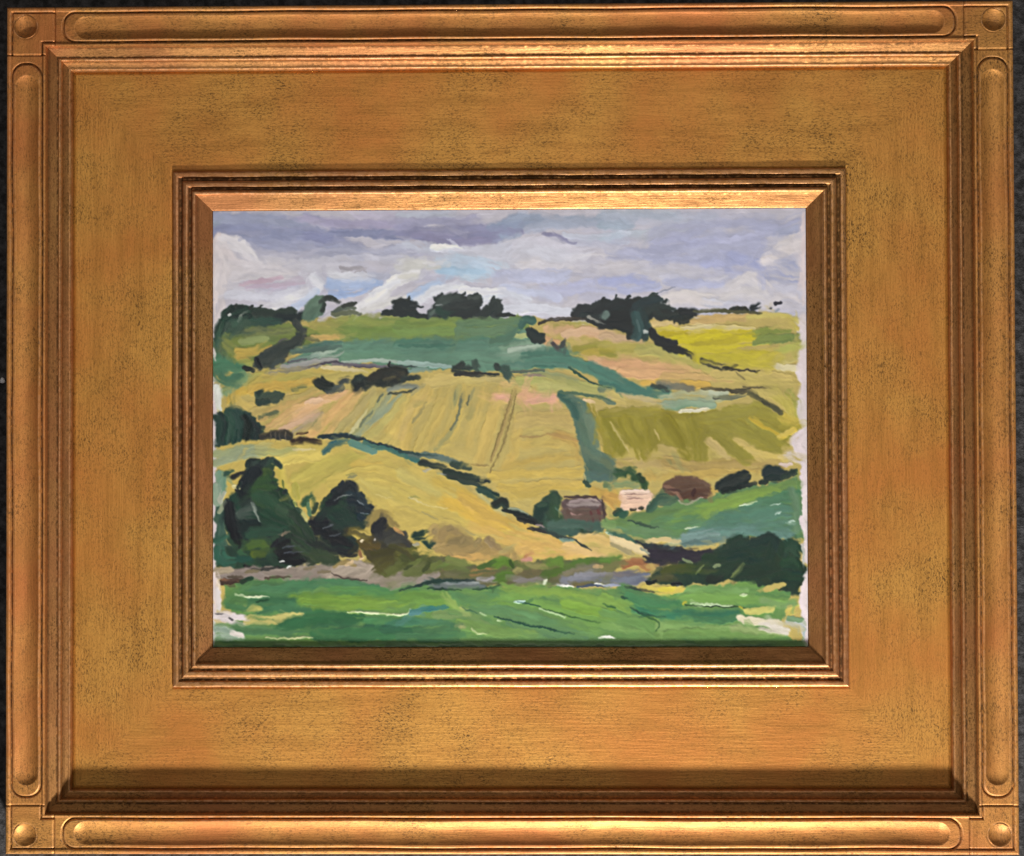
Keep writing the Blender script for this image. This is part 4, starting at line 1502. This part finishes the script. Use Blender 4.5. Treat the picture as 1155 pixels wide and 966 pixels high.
I 14 b0b4a8 1078,320 1085,450 d=.8
A 14 d8cecb 52,200 54,640 s=.3
D 12 d0d0c4 52,30 56,80 ; 56,230 60,340
G 16 d8c8c0 52,470 56,680
"""
paint(STROKES)

# wet in wet: short strokes that pick up the paint where they start and drag it along the forms
def gblur(a, s):
    ky = np.fft.fftfreq(a.shape[0])[:, None]; kx = np.fft.rfftfreq(a.shape[1])[None]
    return np.fft.irfft2(np.fft.rfft2(a)*np.exp(-2*math.pi**2*s*s*(kx*kx+ky*ky)), a.shape)
def drag(n, wr, lr, op, h):
    lum = CV @ np.array([.3, .6, .1]); g0, g1 = np.gradient(gblur(lum, 2.0))
    jxx, jxy, jyy = gblur(g1*g1, 5), gblur(g1*g0, 5), gblur(g0*g0, 5)
    th = .5*np.arctan2(2*jxy, jxx-jyy) + math.pi/2
    src = CV.copy(); en = jxx+jyy; lim = np.quantile(en, .62 if wr[1] > 10 else .90)
    for _ in range(n):
        x, y = rs.randint(3, GW-3), rs.randint(3, GH-3)
        if en[y, x] > lim: continue
        L = rs.uniform(*lr); w = rs.uniform(*wr); a = th[y, x] + rs.normal(0, .22)
        if rs.rand() < .5: a += math.pi
        c = src[y, x]*(1+rs.normal(0, .02))
        c = tuple(np.clip(c, 0, 1))
        stroke([(x-math.cos(a)*L*.3, y-math.sin(a)*L*.3), (x+math.cos(a)*L*.2, y+math.sin(a)*L*.2+rs.normal(0, L*.05)), (x+math.cos(a)*L*.7, y+math.sin(a)*L*.7)], w, c, None, op, .6, h, raw=True)
rs = np.random.RandomState(21)
drag(2000, (7, 15), (18, 50), .42, .7)
drag(1700, (3.5, 8), (10, 30), .5, .9)
paint(STROKES, fine=True)
drag(1100, (2.5, 6), (8, 22), .42, .8)
# the brush never follows a ruled edge: small irregular displacement of the wet paint
def shiftmap(s1, s2, amp):
    a = gblur(rs.normal(0, 1, (GH, GW)), s1); b = gblur(rs.normal(0, 1, (GH, GW)), s2)
    return amp*(a/a.std()*.65+b/b.std()*.5)
sx, sy = shiftmap(2.0, 7.0, .85), shiftmap(2.0, 7.0, .85)
ux, uy = np.clip(XX+sx, 0, GW-1.01), np.clip(YY+sy, 0, GH-1.01)
ix, iy = ux.astype(int), uy.astype(int); fx, fy = ux-ix, uy-iy
def samp(a):
    if a.ndim == 3: return np.stack([samp(a[..., k]) for k in range(3)], -1)
    return (a[iy, ix]*(1-fx)+a[iy, ix+1]*fx)*(1-fy)+(a[iy+1, ix]*(1-fx)+a[iy+1, ix+1]*fx)*fy
CV = samp(CV); HT = samp(HT)
CV = np.stack([gblur(np.pad(CV[..., k], 8, mode='edge'), .62)[8:-8, 8:-8] for k in range(3)], -1)

CV = np.clip(CV + .28*(CV-np.stack([gblur(np.pad(CV[..., k], 16, mode='edge'), 3.2)[16:-16, 16:-16] for k in range(3)], -1)), 0, 1)   # strokes keep crisp borders

# thin scrub of unevenness over everything, then gamma to linear
grain = NW[(np.arange(GH) % 512)[:, None], (np.arange(GW) % 512)[None]]
CV = np.clip(CV*(1+.012*grain[..., None]), 0, 1)
lin = np.where(CV <= .04045, CV/12.92, ((CV+.055)/1.055)**2.4)*np.array([.965, 1.0, 1.08])
lin = np.clip(lin, 0.004, 0.86)
HT = HT*(.42+.58*sstep((335-PY0)*SC, (368-PY0)*SC, YY))   # the sky is brushed thin
q = np.pad(HT, 1, mode='edge'); HS = (q[:-2, 1:-1]+q[2:, 1:-1]+q[1:-1, :-2]+q[1:-1, 2:]+q[1:-1, 1:-1]*3)/7
weave = .05*np.sin(XX*2*math.pi/4.3)*np.sin(YY*2*math.pi/4.3)*np.exp(-np.clip(HS, 0, 2)*2)

painting = bpy.data.objects.new('painting', None); C.objects.link(painting)
painting.location = (0, 0, 2*U); painting.empty_display_size = 0.03
meta(painting, 'oil landscape of patchwork farm fields under a cloudy sky, set inside the gold frame', 'painting')
def to_x(px): return (px-574.2)*(682.0/669.4)
def to_y(py): return -(py-484.2)*(502.0/494.0)
gx = to_x(PX0 + np.arange(GW)/SC); gy = to_y(PY0 + np.arange(GH)/SC)
co = np.empty((GH, GW, 3)); co[..., 0] = gx[None]*U; co[..., 1] = gy[:, None]*U
co[..., 2] = (TH-PD-2 + np.clip(HS, -.2, 2.2)*0.38 + weave*.5)*U
# the outermost rows fold down to the board so the sheet of paint has an edge
co[0, :, 2] = co[-1, :, 2] = (TH-PD-2.6)*U; co[:, 0, 2] = co[:, -1, 2] = (TH-PD-2.6)*U
me = bpy.data.meshes.new('paint_layer')
nv = GW*GH; nf = (GW-1)*(GH-1)
ii = (np.arange(GH-1)[:, None]*GW+np.arange(GW-1)[None]).ravel()
fc = np.stack([ii, ii+GW, ii+GW+1, ii+1], 1).astype(np.int32)
me.vertices.add(nv); me.vertices.foreach_set('co', co.reshape(-1).astype(np.float32))
me.loops.add(nf*4); me.loops.foreach_set('vertex_index', fc.ravel())
me.polygons.add(nf); me.polygons.foreach_set('loop_start', np.arange(0, nf*4, 4, dtype=np.int32))
me.update(calc_edges=True); me.validate()
me.polygons.foreach_set('use_smooth', np.ones(nf, bool))
ca = me.attributes.new('paint', 'FLOAT_COLOR', 'POINT')
rgba = np.ones((nv, 4), np.float32); rgba[:, :3] = lin.reshape(-1, 3)
ca.data.foreach_set('color', rgba.ravel())
link_mesh('paint_layer', me, paint_material(), painting)

bm = bmesh.new(); bmesh.ops.create_cube(bm, size=1.0)
x0, x1, y0, y1 = to_x(PX0), to_x(PX1), to_y(PY1), to_y(PY0)
for v in bm.verts:
    v.co = (((x0+x1)/2+v.co.x*(x1-x0-.4))*U, ((y0+y1)/2+v.co.y*(y1-y0-.4))*U, ((TH-PD-2-.8) if v.co.z > 0 else (TH-PD-2-8))*U)
bmesh.ops.bevel(bm, geom=[e for e in bm.edges], offset=.6*U, segments=2, affect='EDGES')
me = bpy.data.meshes.new('canvas_board'); bm.to_mesh(me); bm.free()
link_mesh('canvas_board', me, plain_material('primed_board', (0.62, 0.56, 0.52)), painting)

# ------------------------------------------------------------------ a pale crumb on the dark surface by the left rail
bm = bmesh.new(); bmesh.ops.create_icosphere(bm, subdivisions=3, radius=1)
rg = random.Random(3)
for v in bm.verts:
    k = 1+.12*math.sin(3*v.co.x+2*v.co.y)+.05*rg.random()
    v.co = Vector((v.co.x*2.9*k*U, v.co.y*3.4*k*U, (v.co.z*2.4*k+1.6)*U))
me = bpy.data.meshes.new('pebble'); bm.to_mesh(me); bm.free()
for p in me.polygons: p.use_smooth = True
o = link_mesh('pebble', me, plain_material('pale_stone', (0.75, 0.74, 0.76)))
o.location = (-590.2*U, 57*U, 0)
meta(o, 'tiny white pebble on the dark surface beside the left rail of the frame', 'pebble')
